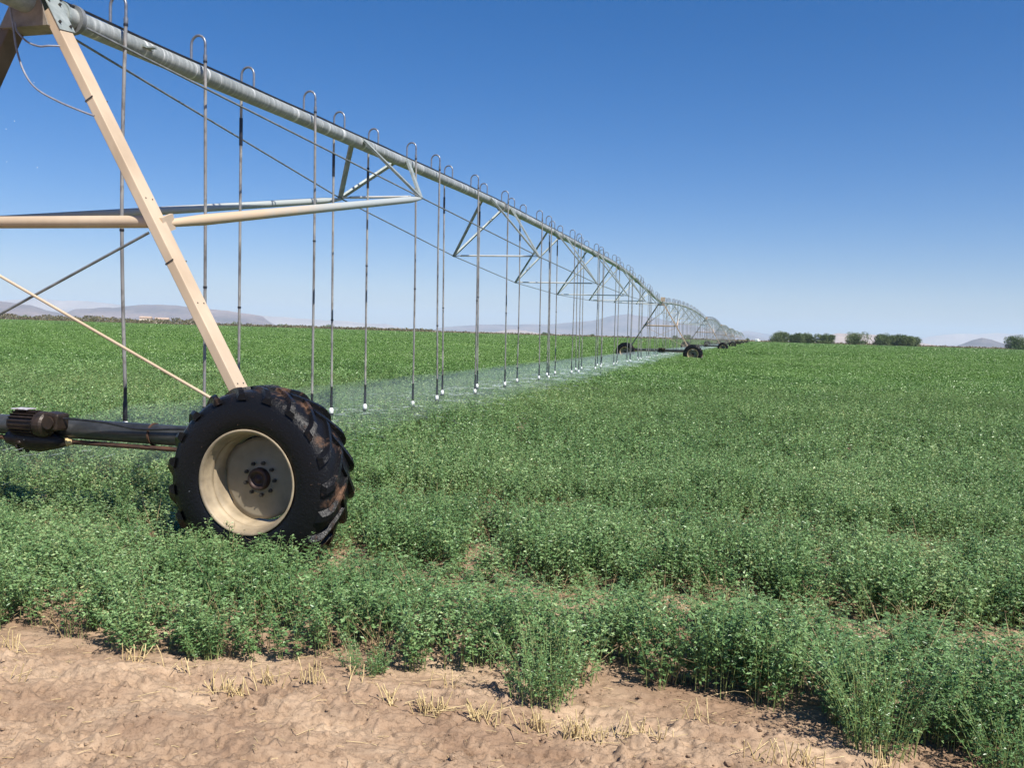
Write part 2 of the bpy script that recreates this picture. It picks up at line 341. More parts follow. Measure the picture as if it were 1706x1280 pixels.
tag(g.build('ground', M['desert']), kind='structure')

def edge_y(x): return np.interp(x, EX, EY)
def soil_height(X, Y):
    a = X*d.x + Y*d.y; w = X*u.x + Y*u.y
    h = 0.016*(fbm(a, w*1.6, 0.9, 3, 3)-0.5)*2
    rough = np.clip((edge_y(X) - Y)/0.35 - 0.1 + 0.6*(vn(X, Y, 0.6, 9)-0.5), 0, 1)*0.75 + 0.25
    wob = 0.05*(vn(a, w, 0.8, 21)-0.5)
    h += 0.012*np.abs(np.sin((w+wob)*PI/0.17))**0.6*rough*(0.3+vn(a, w, 0.8, 77))
    n1 = fbm(a*0.8, w*1.5, 0.16, 4, 31); h += 0.020*rough*np.clip(n1-0.47, 0, 1)*1.7 + 0.050*rough*np.clip(fbm(a, w*1.3, 0.055, 3, 33)-0.62, 0, 1)*2.2 + 0.006*rough*(fbm(a, w, 0.03, 3, 35)-0.5)*2
    n2 = np.abs(fbm(a*0.5, w*1.5, 0.13, 3, 47)*2-1); h -= 0.022*np.clip(1-n2*12, 0, 1)*rough*np.clip((vn(a, w, 0.35, 52)-0.5)*6, 0, 1)
    n3 = vn(a, w, 0.045, 71); h += 0.018*rough*np.clip(n3-0.70, 0, 1)*3
    h += 0.003*fbm(a, w, 0.02, 2, 87)
    # broken crust: low terraces with sharp little edges
    q = fbm(a*0.55 + 0.04*vn(a, w, 0.05, 5), w*1.5, 0.30, 4, 101)*15; st = np.floor(q) + np.clip((q-np.floor(q))*5, 0, 1)
    h += 0.0115*(st-7)*np.clip(rough-0.15, 0, 1)
    h -= 0.014*np.clip(fbm(a, w*1.4, 0.07, 2, 121)-0.66, 0, 1)*8*rough
    # wheel track of the machine pressed into the ground
    return h
xs = np.arange(-3.7, 3.7, 0.0072); ys = np.arange(2.6, 5.7, 0.0072)
X, Y = np.meshgrid(xs, ys); Hh = soil_height(X, Y)
bl = np.clip(np.minimum(np.minimum(X-xs[0], xs[-1]-X), np.minimum(Y-ys[0], ys[-1]-Y))/0.3, 0, 1); Hh = Hh*bl
nx = len(xs); ny = len(ys); idx = np.arange(nx*ny).reshape(ny, nx)
Fq = np.stack([idx[:-1, :-1], idx[:-1, 1:], idx[1:, 1:], idx[1:, :-1]], -1).reshape(-1, 4)
me = npmesh('bare_soil', np.stack([X.ravel(), Y.ravel(), Hh.ravel()], -1), Fq, M['soil'], True)
tag(put(me, 'bare_soil'), kind='structure')
# coarser soil round the detailed strip and under the whole crop
def grid_mesh(name, x0, x1, y0, y1, nx, ny, fz, m, hole=None):
    xs = np.linspace(x0, x1, nx); ys = np.linspace(y0, y1, ny); X, Y = np.meshgrid(xs, ys)
    idx = np.arange(nx*ny).reshape(ny, nx)
    Fq = np.stack([idx[:-1, :-1], idx[:-1, 1:], idx[1:, 1:], idx[1:, :-1]], -1).reshape(-1, 4)
    return npmesh(name, np.stack([X.ravel(), Y.ravel(), fz(X, Y).ravel()], -1), Fq, m, True)
fs = MB()
def rect(x0, y0, x1, y1, z): fs.add([(x0, y0, z), (x1, y0, z), (x1, y1, z), (x0, y1, z)], [(0, 1, 2, 3)])
x0, x1, y0, y1 = xs[0], xs[-1], ys[0], ys[-1]
rect(-500, -60, 500, y0, 0); rect(-500, y1, 700, FIELD_END, 0); rect(-500, y0, x0, y1, 0); rect(x1, y0, 500, y1, 0)
tag(fs.build('field_soil', M['soil']), kind='structure')

# ------------------------------------------------------------------ alfalfa
def leaflets(P, A, L, Wd, rs):
    """folded diamond leaflets at P (n,3) along axis A (n,3) length L width Wd -> verts, tris"""
    n = len(P); A = A/np.linalg.norm(A, axis=1, keepdims=True)
    upv = rs.normal(0, 0.55, (n, 3)) + np.array([0, 0, 1.0])
    sd = np.cross(A, upv); sd /= np.linalg.norm(sd, axis=1, keepdims=True)+1e-9
    nm = np.cross(sd, A)
    L = L[:, None]; Wd = Wd[:, None]
    mid = P + A*L*0.55 - nm*L*0.06
    v = np.stack([P, mid - sd*Wd/2 + nm*Wd*0.22, P + A*L - nm*L*0.1, mid + sd*Wd/2 + nm*Wd*0.22], 1).reshape(-1, 3)
    b = np.arange(n)*4
    f = np.concatenate([np.stack([b, b+2, b+1], 1), np.stack([b, b+3, b+2], 1)])
    return v, f
def clump(seed, nst, rad, hmin, hmax, nodes, ll, leafscale=1.0, lean=0.25, stems=True, per=3, spread=0.55):
    rs = np.random.default_rng(seed); P = []; A = []; L = []; T = []; sv = []; sf = []
    for i in range(nst):
        a = rs.uniform(0, 2*PI); r = rad*math.sqrt(rs.uniform(0, 1)); base = np.array([r*math.cos(a), r*math.sin(a), 0])
        h = hmin+(hmax-hmin)*rs.uniform(0, 1)**0.7; la = rs.uniform(0, 2*PI) if r < rad*0.4 else a + rs.normal(0, 0.6)
        lr = abs(rs.normal(0, lean))*h + 0.3*r
        tip = base + np.array([math.cos(la)*lr, math.sin(la)*lr, h])
        bend = np.array([math.cos(la), math.sin(la), 0])*lr*0.35
        tone = rs.uniform(0, 0.45)
        def at(t): return base + (tip-base)*t - bend*np.sin(t*PI)*0.6
        if stems:
            w = 0.0017*leafscale; b0 = len(sv); seg = 5
            for k in range(seg+1):
                p = at(k/seg); ww = w*(1.15-0.6*k/seg)
                for q in range(3): sv.append(p + np.array([math.cos(q*2.094)*ww, math.sin(q*2.094)*ww, 0]))
            for k in range(seg):
                for q in range(3):
                    o = b0+k*3; q2 = (q+1) % 3; sf += [(o+q, o+q2, o+3+q2), (o+q, o+3+q2, o+3+q)]
        for k in range(nodes):
            t = 0.14 + 0.86*((k+rs.uniform(0, 0.7))/nodes)**0.75; t = min(t, 1.0)
            p = at(t); an = rs.uniform(0, 2*PI); pl = ll*rs.uniform(0.5, 1.6)*(1.15-0.6*t)
            out = np.array([math.cos(an), math.sin(an), rs.uniform(0.1, 0.9)]); q = p + out*pl*spread
            for j in range(per):
                aa = an + (j-(per-1)/2)*rs.uniform(0.7, 1.1)
                P.append(q); A.append([math.cos(aa), math.sin(aa), rs.uniform(-0.25, 0.75)]); L.append(ll*rs.uniform(0.75, 1.2)*(1.15-0.45*t)); T.append(tone+rs.uniform(0, 0.35)+(0.25 if rs.random() < 0.04 else 0))
    P = np.array(P); A = np.array(A); L = np.array(L)*leafscale
    v, f = leaflets(P, A, L, L*rs.uniform(0.32, 0.50, len(L)), rs)
    tone = np.repeat(np.array(T), 4)
    return v, f, tone, np.array(sv).reshape(-1, 3), np.array(sf, int).reshape(-1, 3)
def patch(seed, size, n, leaf, h, zspan):
    """far-off foliage: a square patch of leaf sprays"""
    rs = np.random.default_rng(seed); xy = rs.uniform(-size/2, size/2, (n, 2))
    hv = h*(0.62+0.5*vn(xy[:, 0]+50, xy[:, 1]+50, max(0.22, size*0.12), seed))
    z = hv - rs.uniform(0, 1, n)**1.6*zspan
    an = rs.uniform(0, 2*PI, n); P = np.stack([xy[:, 0], xy[:, 1], z], 1)
    A = np.stack([np.cos(an), np.sin(an), rs.uniform(-0.1, 1.3, n)], 1); L = leaf*rs.uniform(0.6, 1.3, n)
    v, f = leaflets(P, A, L, L*0.5, rs); tone = np.repeat(rs.uniform(0, 0.6, n), 4)
    return v, f, tone, np.zeros((0, 3)), np.zeros((0, 3), int)

TRK = O*1.0 + u*(-0.32)           # a point on the near wheel track line (runs along d)
Wc = lambda x, y: x*u.x + y*u.y   # coordinate across the rows
W_track = Wc(TRK.x, TRK.y); W_gap2 = W_track + 1.95
def gapf(x, y):
    a = x*d.x + y*d.y; w = Wc(x, y)
    wob = 0.18*(vn(a, w*0, 1.7, 5)-0.5)
    g1 = np.exp(-((w-W_track+wob+0.02)/0.17)**2)*(0.62+0.55*(vn(a, w, 0.55, 11)))
    g2 = np.exp(-((w-W_gap2+wob)/0.24)**2)*(0.62+0.65*vn(a, w, 0.7, 12))
    g3 = 0
    for k, (wt, s) in enumerate(((W_track+9.3, 0.3), (W_track+15.2, 0.3), (W_track+52.5, 0.5), (W_track+27, 0.35))):
        g3 = g3 + 0.7*np.exp(-((w-wt+wob)/s)**2)*(0.3+vn(a, w, 2.5, 14+k))
    return np.clip(g1+g2+g3, 0, 1.1)
def scatter(y0, y1, dens, seed, half=0.64, mar=1.2, near=False, fz=(0, 0)):
    rs = np.random.default_rng(seed); ymax = half*y1+mar; n = int((y1-y0)*2*ymax*dens)
    x = rs.uniform(-ymax, ymax, n); y = rs.uniform(y0, y1, n); keep = np.abs(x) < half*y+mar
    f0, f1 = fz; keep &= (rs.uniform(0, 1, n) < np.clip((y-y0)/max(f0, 1e-6), 0, 1) if f0 else True) & (rs.uniform(0, 1, n) < np.clip((y1-y)/f1, 0, 1) if f1 else True)
    if near:
        ed = edge_y(x) + 0.08*(vn(x, x*0, 0.22, 6)-0.5) - 0.11; keep &= (y > ed+0.03)
        ED = ed
        ep = np.clip((y-ed)/0.12, 0, 1); keep &= rs.uniform(0, 1, n) < 0.95+0.05*ep
    gp = gapf(x, y); keep &= rs.uniform(0, 1, n) > gp*0.9
    keep &= ~((np.abs(x*d.x+y*d.y-(RCx)) < 0.68) & (np.abs(Wc(x, y)-W_track) < 0.24))
    x = x[keep]; y = y[keep]; gp = gp[keep]
    if near: ed = ED[keep]
    hs = (0.78+0.44*fbm(x, y, 0.7, 4, 4))*(1-0.42*np.clip(gp, 0, 1))*rs.uniform(0.88, 1.12, len(x))
    if near:
        wr = Wc(x, y)-W_track; wr = wr + 0.12*(vn(x, y, 0.5, 91)-0.5); right = np.clip((x+1.15)/0.35, 0, 1)
        fr = np.clip((y-ed-0.42)/0.15, 0, 1)*np.clip((0.02-wr)/0.1, 0, 1)*right       # thin short strip between edge row and wheel track
        be = np.clip((wr-1.25)/0.3, 0, 1)*np.clip((2.05-wr)/0.15, 0, 1)               # thin strip before the second gap
        pt = 0.75+0.5*vn(x, y, 0.6, 93)
        hs *= 0.95*(1-0.46*fr*pt)*(1-0.36*be*pt); k2 = rs.uniform(0, 1, len(x)) > 0.30*fr*pt+0.25*be
        x = x[k2]; y = y[k2]; hs = hs[k2]; gp = gp[k2]
    # crop behind the wheel track is a little shorter than the front bank
    w = Wc(x, y); hs *= np.where((w > W_track-0.12) & (w < W_track+0.9) & (x < -1.0), 0.72, np.where((w < W_track) & (x < -0.9), 0.82, 1.06))
    return x, y, hs
RCx = (O+d*2.2).x*d.x + (O+d*2.2).y*d.y
RINGS = []   # (variants, x, y, hscale)
V_near = [clump(100+i, 9, 0.075, 0.19, 0.43, 17, 0.028) for i in range(5)]
V_mid = [clump(200+i, 6, 0.09, 0.20, 0.43, 12, 0.034, 1.25, per=3, spread=0.6) for i in range(3)]
V_c = [patch(300+i, 1.1, 720, 0.050, 0.40, 0.24) for i in range(3)]
V_d = [patch(330+i, 4.4, 1900, 0.10, 0.40, 0.18) for i in range(2)]
V_e = [patch(360+i, 14, 1700, 0.30, 0.36, 0.15) for i in range(2)]
V_dry = [clump(400+i, 6, 0.06, 0.08, 0.24, 3, 0.016, 1.0, 0.8, per=1) for i in range(3)]
rsd = np.random.default_rng(15); nd = 9000; xd = rsd.uniform(-9, 9, nd); yd = rsd.uniform(2.5, 13, nd); gd = gapf(xd, yd); ed_ = edge_y(xd)
kd = (np.abs(xd) < 0.64*yd+1) & (yd > ed_-0.02) & ((rsd.uniform(0, 1, nd) < gd*0.75) | ((yd < ed_+0.10) & (rsd.uniform(0, 1, nd) < 0.9)) | (rsd.uniform(0, 1, nd) < 0.05))
DRY = (V_dry, xd[kd], yd[kd], rsd.uniform(0.6, 1.2, kd.sum())*(1+0.3*(gd[kd] < 0.2)))
RINGS.append((V_near, *scatter(1.0, 11, 52, 1, near=True, fz=(0, 3))))
RINGS.append((V_mid, *scatter(8, 31, 32, 2, fz=(3, 12))))
RINGS.append((V_c, *scatter(19, 75, 1.8, 3, mar=2, fz=(12, 15))))
RINGS.append((V_d, *scatter(60, 215, 0.11, 4, mar=4, fz=(15, 20))))
RINGS.append((V_e, *scatter(195, FIELD_END-8, 0.0105, 5, mar=12, fz=(20, 0))))

RINGS.append(DRY)
def crop_object():
    V = []; Fa = []; tone = []; proto = []; mi = []; pt = []; rot = []; scl = []; vi = 0; off = 0; nvar = 0
    pts = []
    rs = np.random.default_rng(77)
    for variants, x, y, hs in RINGS:
        k = rs.integers(0, len(variants), len(x))
        pts.append((x, y, hs, k+nvar, variants))
        for (v, f, t, sv, sf) in variants:
            V.append(v); Fa.append(f+off); tone.append(t); mi.append(np.full(len(f), 2 if variants is V_dry else 0)); off += len(v)
            proto.append(np.full(len(v)+len(sv), nvar))
            if len(sv):
                V.append(sv); Fa.append(sf+off); off += len(sv); tone.append(np.zeros(len(sv))); mi.append(np.full(len(sf), 2 if variants is V_dry else 1))
            nvar += 1
    npro = off
    PV = []; PK = []; PR = []; PS = []
    for x, y, hs, k, variants in pts:
        n = len(x); PV.append(np.stack([x, y, np.zeros(n)], 1)); PK.append(k)
        r = np.zeros((n, 3)); r[:, 2] = rs.uniform(0, 2*PI, n); r[:, 0] = rs.normal(0, 0.07 if len(variants) > 2 and n > 4000 else 0.0, n); PR.append(r)
        s = np.stack([rs.uniform(0.9, 1.15, n), rs.uniform(0.9, 1.15, n), hs], 1); PS.append(s)
    PV = np.concatenate(PV); PK = np.concatenate(PK); PR = np.concatenate(PR); PS = np.concatenate(PS)
    allv = np.concatenate(V+[PV]); faces = np.concatenate(Fa)
    me = bpy.data.meshes.new('alfalfa_crop')
    me.vertices.add(len(allv)); me.vertices.foreach_set('co', allv.astype(np.float32).ravel())
    me.loops.add(faces.size); me.loops.foreach_set('vertex_index', faces.astype(np.int32).ravel())
    me.polygons.add(len(faces)); me.polygons.foreach_set('loop_start', np.arange(0, faces.size, 3, dtype=np.int32))
    me.materials.append(M['leaf']); me.materials.append(M['stem']); me.materials.append(M['drystalk'])
    me.polygons.foreach_set('material_index', np.concatenate(mi).astype(np.int32)); me.update(calc_edges=True)
    def attr(n, t, arr, key):
        a = me.attributes.new(n, t, 'POINT'); a.data.foreach_set(key, arr)
    npt = len(PV)
    attr('tone', 'FLOAT', np.concatenate(tone+[np.zeros(npt)]).astype(np.float32), 'value')
    attr('proto', 'INT', np.concatenate(proto+[np.full(npt, -1)]).astype(np.int32), 'value')
    attr('pick', 'INT', np.concatenate([np.full(npro, -1), PK]).astype(np.int32), 'value')
    attr('rot', 'FLOAT_VECTOR', np.concatenate([np.zeros((npro, 3)), PR]).astype(np.float32).ravel(), 'vector')
    attr('scl', 'FLOAT_VECTOR', np.concatenate([np.ones((npro, 3)), PS]).astype(np.float32).ravel(), 'vector')
    o = put(me, 'alfalfa_crop'); tag(o, 'dense green alfalfa crop covering the flat field', 'crop', kind='stuff')
    ng = bpy.data.node_groups.new('plant_rows', 'GeometryNodeTree')
    ng.interface.new_socket('Geometry', in_out='INPUT', socket_type='NodeSocketGeometry')
    ng.interface.new_socket('Geometry', in_out='OUTPUT', socket_type='NodeSocketGeometry')
    gi = ng.nodes.new('NodeGroupInput'); go = ng.nodes.new('NodeGroupOutput'); jn = ng.nodes.new('GeometryNodeJoinGeometry')
    def named(nm, ty):
        n = ng.nodes.new('GeometryNodeInputNamedAttribute'); n.data_type = ty; n.inputs['Name'].default_value = nm; return n.outputs['Attribute']
    pa_ = named('proto', 'INT'); pk = named('pick', 'INT'); ro = named('rot', 'FLOAT_VECTOR'); sc = named('scl', 'FLOAT_VECTOR')
    def sel(src, k):
        c = ng.nodes.new('FunctionNodeCompare'); c.data_type = 'INT'; c.operation = 'EQUAL'
        ng.links.new(src, c.inputs['A'] if c.inputs['A'].enabled else c.inputs[2]); 
        ii = [i for i in c.inputs if i.enabled]; ng.links.new(src, ii[0]); ii[1].default_value = k
        s = ng.nodes.new('GeometryNodeSeparateGeometry'); s.domain = 'POINT'
        ng.links.new(gi.outputs[0], s.inputs['Geometry']); ng.links.new(c.outputs[0], s.inputs['Selection']); return s.outputs[0]
    er = ng.nodes.new('FunctionNodeEulerToRotation'); ng.links.new(ro, er.inputs[0])
    for k in range(nvar):
        iop = ng.nodes.new('GeometryNodeInstanceOnPoints')
        ng.links.new(sel(pk, k), iop.inputs['Points']); ng.links.new(sel(pa_, k), iop.inputs['Instance'])
        ng.links.new(er.outputs[0], iop.inputs['Rotation']); ng.links.new(sc, iop.inputs['Scale'])
        ng.links.new(iop.outputs[0], jn.inputs[0])
    ng.links.new(jn.outputs[0], go.inputs[0])
    md = o.modifiers.new('plant_rows', 'NODES'); md.node_group = ng
    print('crop instances', npt, 'proto verts', npro)
crop_object()

def mat_canopy():
    m, nt, b = mat('alfalfa_canopy'); geo = nt.nodes.new('ShaderNodeNewGeometry')
    def nz(scale, detail, sc=(1, 1, 1)):
        mp = nt.nodes.new('ShaderNodeMapping'); mp.inputs['Scale'].default_value = sc; mp.inputs['Rotation'].default_value = (0, 0, PA); nt.links.new(geo.outputs['Position'], mp.inputs[0])
        n = N(nt, 'ShaderNodeTexNoise', i_Scale=scale, i_Detail=detail, i_Roughness=0.65); nt.links.new(mp.outputs[0], n.inputs['Vector']); return n
    n = nz(1.1, 8); n2 = nz(0.035, 4, (0.4, 1.6, 1))
    r = ramp(nt, n.outputs[0], [(0.3, (0.075, 0.155, 0.042)), (0.7, (0.120, 0.225, 0.064))])
    r2 = ramp(nt, n2.outputs[0], [(0.35, (0.86, 0.90, 0.86)), (0.65, (1.08, 1.05, 1.0))])
    mx = N(nt, 'ShaderNodeMix', data_type='RGBA', blend_type='MULTIPLY'); mx.inputs[0].default_value = 1
    nt.links.new(r.outputs[0], mx.inputs[6]); nt.links.new(r2.outputs[0], mx.inputs[7]); nt.links.new(mx.outputs[2], b.inputs['Base Color'])
    b.inputs['Roughness'].default_value = 0.9; b.inputs['Specular IOR Level'].default_value = 0.15
    bump(nt, b, n.outputs[0], 0.4, 0.15); return m
M['canopy'] = mat_canopy()
CV = []; CF = []
def cz(X, Y):
    t = np.clip((Y-24)/30, 0, 1)
    return 0.15 + 0.09*t + 0.05*fbm(X, Y, 1.2, 3, 5)*t
# fan-shaped grid fine near and coarse far
rows = 24*np.power((FIELD_END-4)/24, np.linspace(0, 1, 260)); cols = np.linspace(-0.75, 0.75, 420)
Yc = np.repeat(rows[:, None], len(cols), 1); Xc = cols[None, :]*(rows[:, None]+4)
idx = np.arange(Yc.size).reshape(Yc.shape)
Fq = np.stack([idx[:-1, :-1], idx[:-1, 1:], idx[1:, 1:], idx[1:, :-1]], -1).reshape(-1, 4)
me = npmesh('alfalfa_canopy', np.stack([Xc.ravel(), Yc.ravel(), cz(Xc, Yc).ravel()], -1), Fq, M['canopy'], True)
tag(put(me, 'alfalfa_canopy'), 'smooth green mass of far alfalfa reaching to the field edge', 'crop', kind='stuff')
# ------------------------------------------------------------------ plants, stubble and straw on the bare soil
def lone_plant(x, y, scale, seed, label, nst=26, rad=0.10, h=(0.16, 0.34)):
    p = ground(x, y, 0.0)
    e = empty('alfalfa_plant', (p.x, p.y, 0), 0, label, 'plant', 'alfalfa plants growing out on the bare soil')
    v, f, t, sv, sf = clump(seed, nst, rad, h[0], h[1], 15, 0.0175, 1.0, 0.30)
    me = npmesh('foliage', v*scale, f, M['leaf']); a = me.attributes.new('tone', 'FLOAT', 'POINT'); a.data.foreach_set('value', t.astype(np.float32))
    put(me, 'foliage', e); put(npmesh('stems', sv*scale, sf, M['stem']), 'stems', e)
lone_plant(607, 1125, 0.75, 901, 'small low alfalfa plant on the bare soil, just right below the big tyre', 46, 0.13, (0.10, 0.24))
lone_plant(905, 1165, 1.0, 902, 'round bushy alfalfa plant standing clear on the bare soil near the middle', 90, 0.15, (0.14, 0.33))
lone_plant(1462, 1250, 1.0, 903, 'tall alfalfa plant leaning out over the soil at the lower right', 90, 0.14, (0.18, 0.42))
lone_plant(1690, 1300, 1.0, 904, 'alfalfa plant cut by the lower right corner of the photo', 70, 0.14, (0.14, 0.30))
lone_plant(345, 1095, 0.8, 905, 'small alfalfa sprout at the crop foot below the tyre', 44, 0.11, (0.12, 0.26))
stub = [(20, 1090, 7, .10), (8, 1135, 4, .05), (222, 1112, 8, .08), (305, 1120, 3, .05), (216, 1040, 3, .03), (380, 1150, 22, .08), (452, 1143, 9, .08), (535, 1155, 10, .08), (602, 1150, 3, .05),
        (720, 1195, 20, .05), (797, 1203, 12, .04), (822, 1212, 4, .04), (640, 1180, 6, .05), (890, 1213, 12, .045), (957, 1230, 18, .05), (992, 1228, 8, .06), (1078, 1245, 12, .07), (1285, 1290, 8, .08), (1335, 1285, 7, .06), (1480, 1290, 7, .05), (1160, 1225, 5, .05), (733, 1150, 4, .05)]
sizes = {0: 'thin', 1: 'small', 2: 'thick'}
desc = ['leaning tuft at the left edge below the crop', 'few stems low on the left edge', 'clump of pale stems under the gap in the crop', 'three short upright stems', 'two stems at the crop foot at left',
        'widest heap of cut straw, below the tyre', 'short row of stems right of the widest heap', 'fan of upright stems below the tyre end', 'thin stems by the small low plant', 'thick bundle left of the bushy plant',
        'second bundle left of the bushy plant', 'few stems close left of the bushy plant', 'faint stems below the small low plant', 'upright bundle right below the bushy plant', 'thick bundle right of the bushy plant',
        'paired bundle beside the thick one', 'slanting stems over dug soil', 'long slanting stems at the lower edge', 'upright stems at the lower edge', 'stems below the tall leaning plant', 'sparse stems in the ridged soil right of the middle', 'few stems just above the thick bundle']
for i, (px, py, n, wd) in enumerate(stub):
    p = ground(px, py, 0.0); mb = MB(); rs = random.Random(500+i)
    for k in range(int(n*1.5)):
        a = rs.gauss(0, wd*0.8); w = rs.gauss(0, 0.012); h = rs.uniform(0.05, 0.115)
        b0 = Vector((a*d.x+w*u.x, a*d.y+w*u.y, -0.01)); dr = Vector((rs.gauss(0, 0.3), rs.gauss(0, 0.25), 1.0)).normalized()
        mb.tube([b0, b0+dr*h*0.6, b0+dr*h+Vector((rs.gauss(0, .004), rs.gauss(0, .004), 0))], 0.0025, 5)
    for k in range(n//3):
        a = rs.gauss(0, wd*1.3); b0 = Vector((a, rs.gauss(0, 0.03), 0.02)); an = rs.gauss(0, 0.7)
        mb.tube([b0, b0+Vector((math.cos(an), math.sin(an), 0.1))*rs.uniform(0.05, 0.12)], 0.0015, 5)
    o = mb.build('straw_stubble', M['straw']); o.location = (p.x, p.y, float(soil_height(np.array([p.x]), np.array([p.y]))[0]))
    tag(o, 'yellow cut straw stubble, '+desc[i], 'straw stubble', 'tufts of cut straw on the bare soil')
mb = MB(); rs = random.Random(9)
for k in range(760):
    x = rs.uniform(-3.2, 3.2); y = rs.uniform(2.9, 4.9)
    if y > float(edge_y(x))+0.2: continue
    z = float(soil_height(np.array([x]), np.array([y]))[0])+0.006; an = rs.gauss(-PA, 0.7); L = rs.uniform(0.015, 0.11)*(1 if rs.random() < 0.3 else 0.5)
    dv = Vector((math.cos(an), math.sin(an), rs.gauss(0, 0.12)))
    mb.tube([(x, y, z), Vector((x, y, z+0.002))+dv*L*0.5, Vector((x, y, z))+dv*L], 0.0012, 4)
tag(mb.build('straw_litter', M['straw']), 'loose bits of broken straw strewn over the bare soil', 'straw', kind='stuff')
mb = MB(); CR = []
for k in range(5200):
    x = rs.uniform(-3.0, 3.0); y = rs.uniform(2.9, 4.9)
    if y > float(edge_y(x))-0.02: continue
    if vn(x, y, 0.3, 61) < rs.uniform(0.1, 0.8): continue
    r = abs(rs.gauss(0, 0.004))+0.0018
    if rs.random() < 0.05: r = rs.uniform(0.009, 0.019)
    z = float(soil_height(np.array([x]), np.array([y]))[0])
    c = Vector((x, y, z+r*0.2)); vs = []
    for th, m_ in ((0.0, 1), (0.9, 5), (1.9, 5)):
        for q in range(m_):
            a = 2*PI*q/max(1, m_)+th; rr = r*rs.uniform(0.7, 1.25); vs.append(c+Vector((math.sin(th)*math.cos(a)*rr*1.3, math.sin(th)*math.sin(a)*rr, math.cos(th)*rr*0.8)))
    fsx = [(0, 1+q, 1+(q+1) % 5) for q in range(5)]+[(1+q, 6+q, 6+(q+1) % 5, 1+(q+1) % 5) for q in range(5)]
    mb.add(vs, fsx)
tag(mb.build('soil_crumbs', M['soil']), 'small crumbs and clods of dry soil on the bare strip', 'soil', kind='stuff')

# ------------------------------------------------------------------ wheel
WR = 0.61
def wheel_meshes(detail=True):
    """wheel axis = local y, outer face at y=0 (towards -y viewer), body towards +y; centre at origin"""
    n = 96 if detail else 40
    t = MB()
    prof = [(0.035, 0.335), (0.000, 0.350), (-0.018, 0.385), (-0.022, 0.45), (-0.012, 0.52), (0.010, 0.575), (0.045, 0.600), (0.09, 0.610), (0.18, 0.618), (0.27, 0.610), (0.315, 0.600), (0.35, 0.575), (0.372, 0.52), (0.382, 0.45), (0.378, 0.385), (0.36, 0.350), (0.325, 0.335)]
    t.lathe(prof, (0, 0, 0), (0, 1, 0), n)
    # chevron lugs
    nl = 19
    for side in (0, 1):
        for k in range(nl):
            th0 = 2*PI*(k+0.5*side)/nl; vs = []; st = 8
            for q in range(st+1):
                s = q/st
                yy = (-0.012 + 0.215*s) if side == 0 else (0.372 - 0.215*s)
                th = th0 + 0.40*(s**1.15)
                rb = 0.575 if q == 0 else (0.598 if q == 1 else 0.606)
                ht = 0.638 if q > 1 else (0.622 if q == 1 else 0.594)
                hw = (0.030 if q > 0 else 0.034)/0.61
                for (rr, dth) in ((rb-0.02, -hw*1.25), (ht, -hw*0.62), (ht, hw*0.62), (rb-0.02, hw*1.25)):
                    a = th + dth; vs.append((rr*math.cos(a), yy, rr*math.sin(a)))
            fs_ = []
            for q in range(st):
                for j in range(3): fs_.append((q*4+j, q*4+j+1, q*4+4+j+1, q*4+4+j) if side == 0 else (q*4+j+1, q*4+j, q*4+4+j, q*4+4+j+1))
            fs_ += [(0, 3, 2, 1), (st*4, st*4+1, st*4+2, st*4+3)]
            t.add(vs, fs_, False)
    tyre = t.mesh('tyre', M['tyre'])
    r = MB()
    rp = [(0.012, 0.332), (-0.004, 0.345), (-0.012, 0.358), (-0.017, 0.355), (-0.014, 0.342), (0.004, 0.334), (0.028, 0.332), (0.040, 0.322), (0.058, 0.322), (0.064, 0.314), (0.090, 0.313), (0.096, 0.319), (0.104, 0.319), (0.112, 0.309), (0.155, 0.306), (0.20, 0.300), (0.26, 0.300), (0.30, 0.33), (0.35, 0.335)]
    r.lathe(rp, (0, 0, 0), (0, 1, 0), 72 if detail else 32, True)
    rim = r.mesh('rim', M['rim'])
    dm = MB(); nn = 96
    vs = []; rings = [(0.10, 0.172), (0.13, 0.192), (0.255, 0.192), (0.283, 0.200), (0.283, 0.212)]
    for j, (rr, yy) in enumerate(rings):
        for k in range(nn):
            a = 2*PI*k/nn; e = 0.020*max(0, math.cos(4*a+0.7))**0.35 if j >= 3 else 0
            vs.append(((rr+e)*math.cos(a), yy, (rr+e)*math.sin(a)))
    fs_ = [(i*nn+k, i*nn+(k+1) % nn, (i+1)*nn+(k+1) % nn, (i+1)*nn+k) for i in range(len(rings)-1) for k in range(nn)]
    dm.add(vs, fs_, True); dm.add(vs[:nn], [tuple(range(nn))])
    disc = dm.mesh('wheel_disc', M['disc'])
    h = MB(); h.lathe([(0.17, 0.078), (0.135, 0.076), (0.125, 0.068), (0.13, 0.050), (0.145, 0.048), (0.145, 0.02), (0.13, 0.018), (0.13, 0.0005)], (0, 0, 0), (0, 1, 0), 32)
    hub = h.mesh('hub', M['hub'])
    bt = MB(); bt.tube([(0, 0.172, 0), (0, 0.150, 0)], 0.0135, 6, smooth=False); bt.tube([(0, 0.150, 0), (0, 0.140, 0)], 0.006, 8)
    bolt = bt.mesh('wheel_bolt', M['bolt'])
    return tyre, rim, disc, hub, bolt
WM = wheel_meshes()
def add_wheel(parent, a, t0, spin, rust=True, flip=False):
    w = bpy.data.objects.new('wheel', None); COL.objects.link(w); w.parent = parent; w.location = (a, t0, 0.600); w.rotation_euler = (0, 0, 0)
    for nm, me in zip(('tyre', 'rim', 'wheel_disc', 'hub'), WM[:4]):
        o = put(me, nm, w); o.rotation_euler = (0, spin, 0)
    for k in range(9):
        th = 2*PI*k/9+0.3+spin; o = put(WM[4], 'wheel_bolt', w); o.location = (0.112*math.cos(th), 0, 0.112*math.sin(th))
    return w

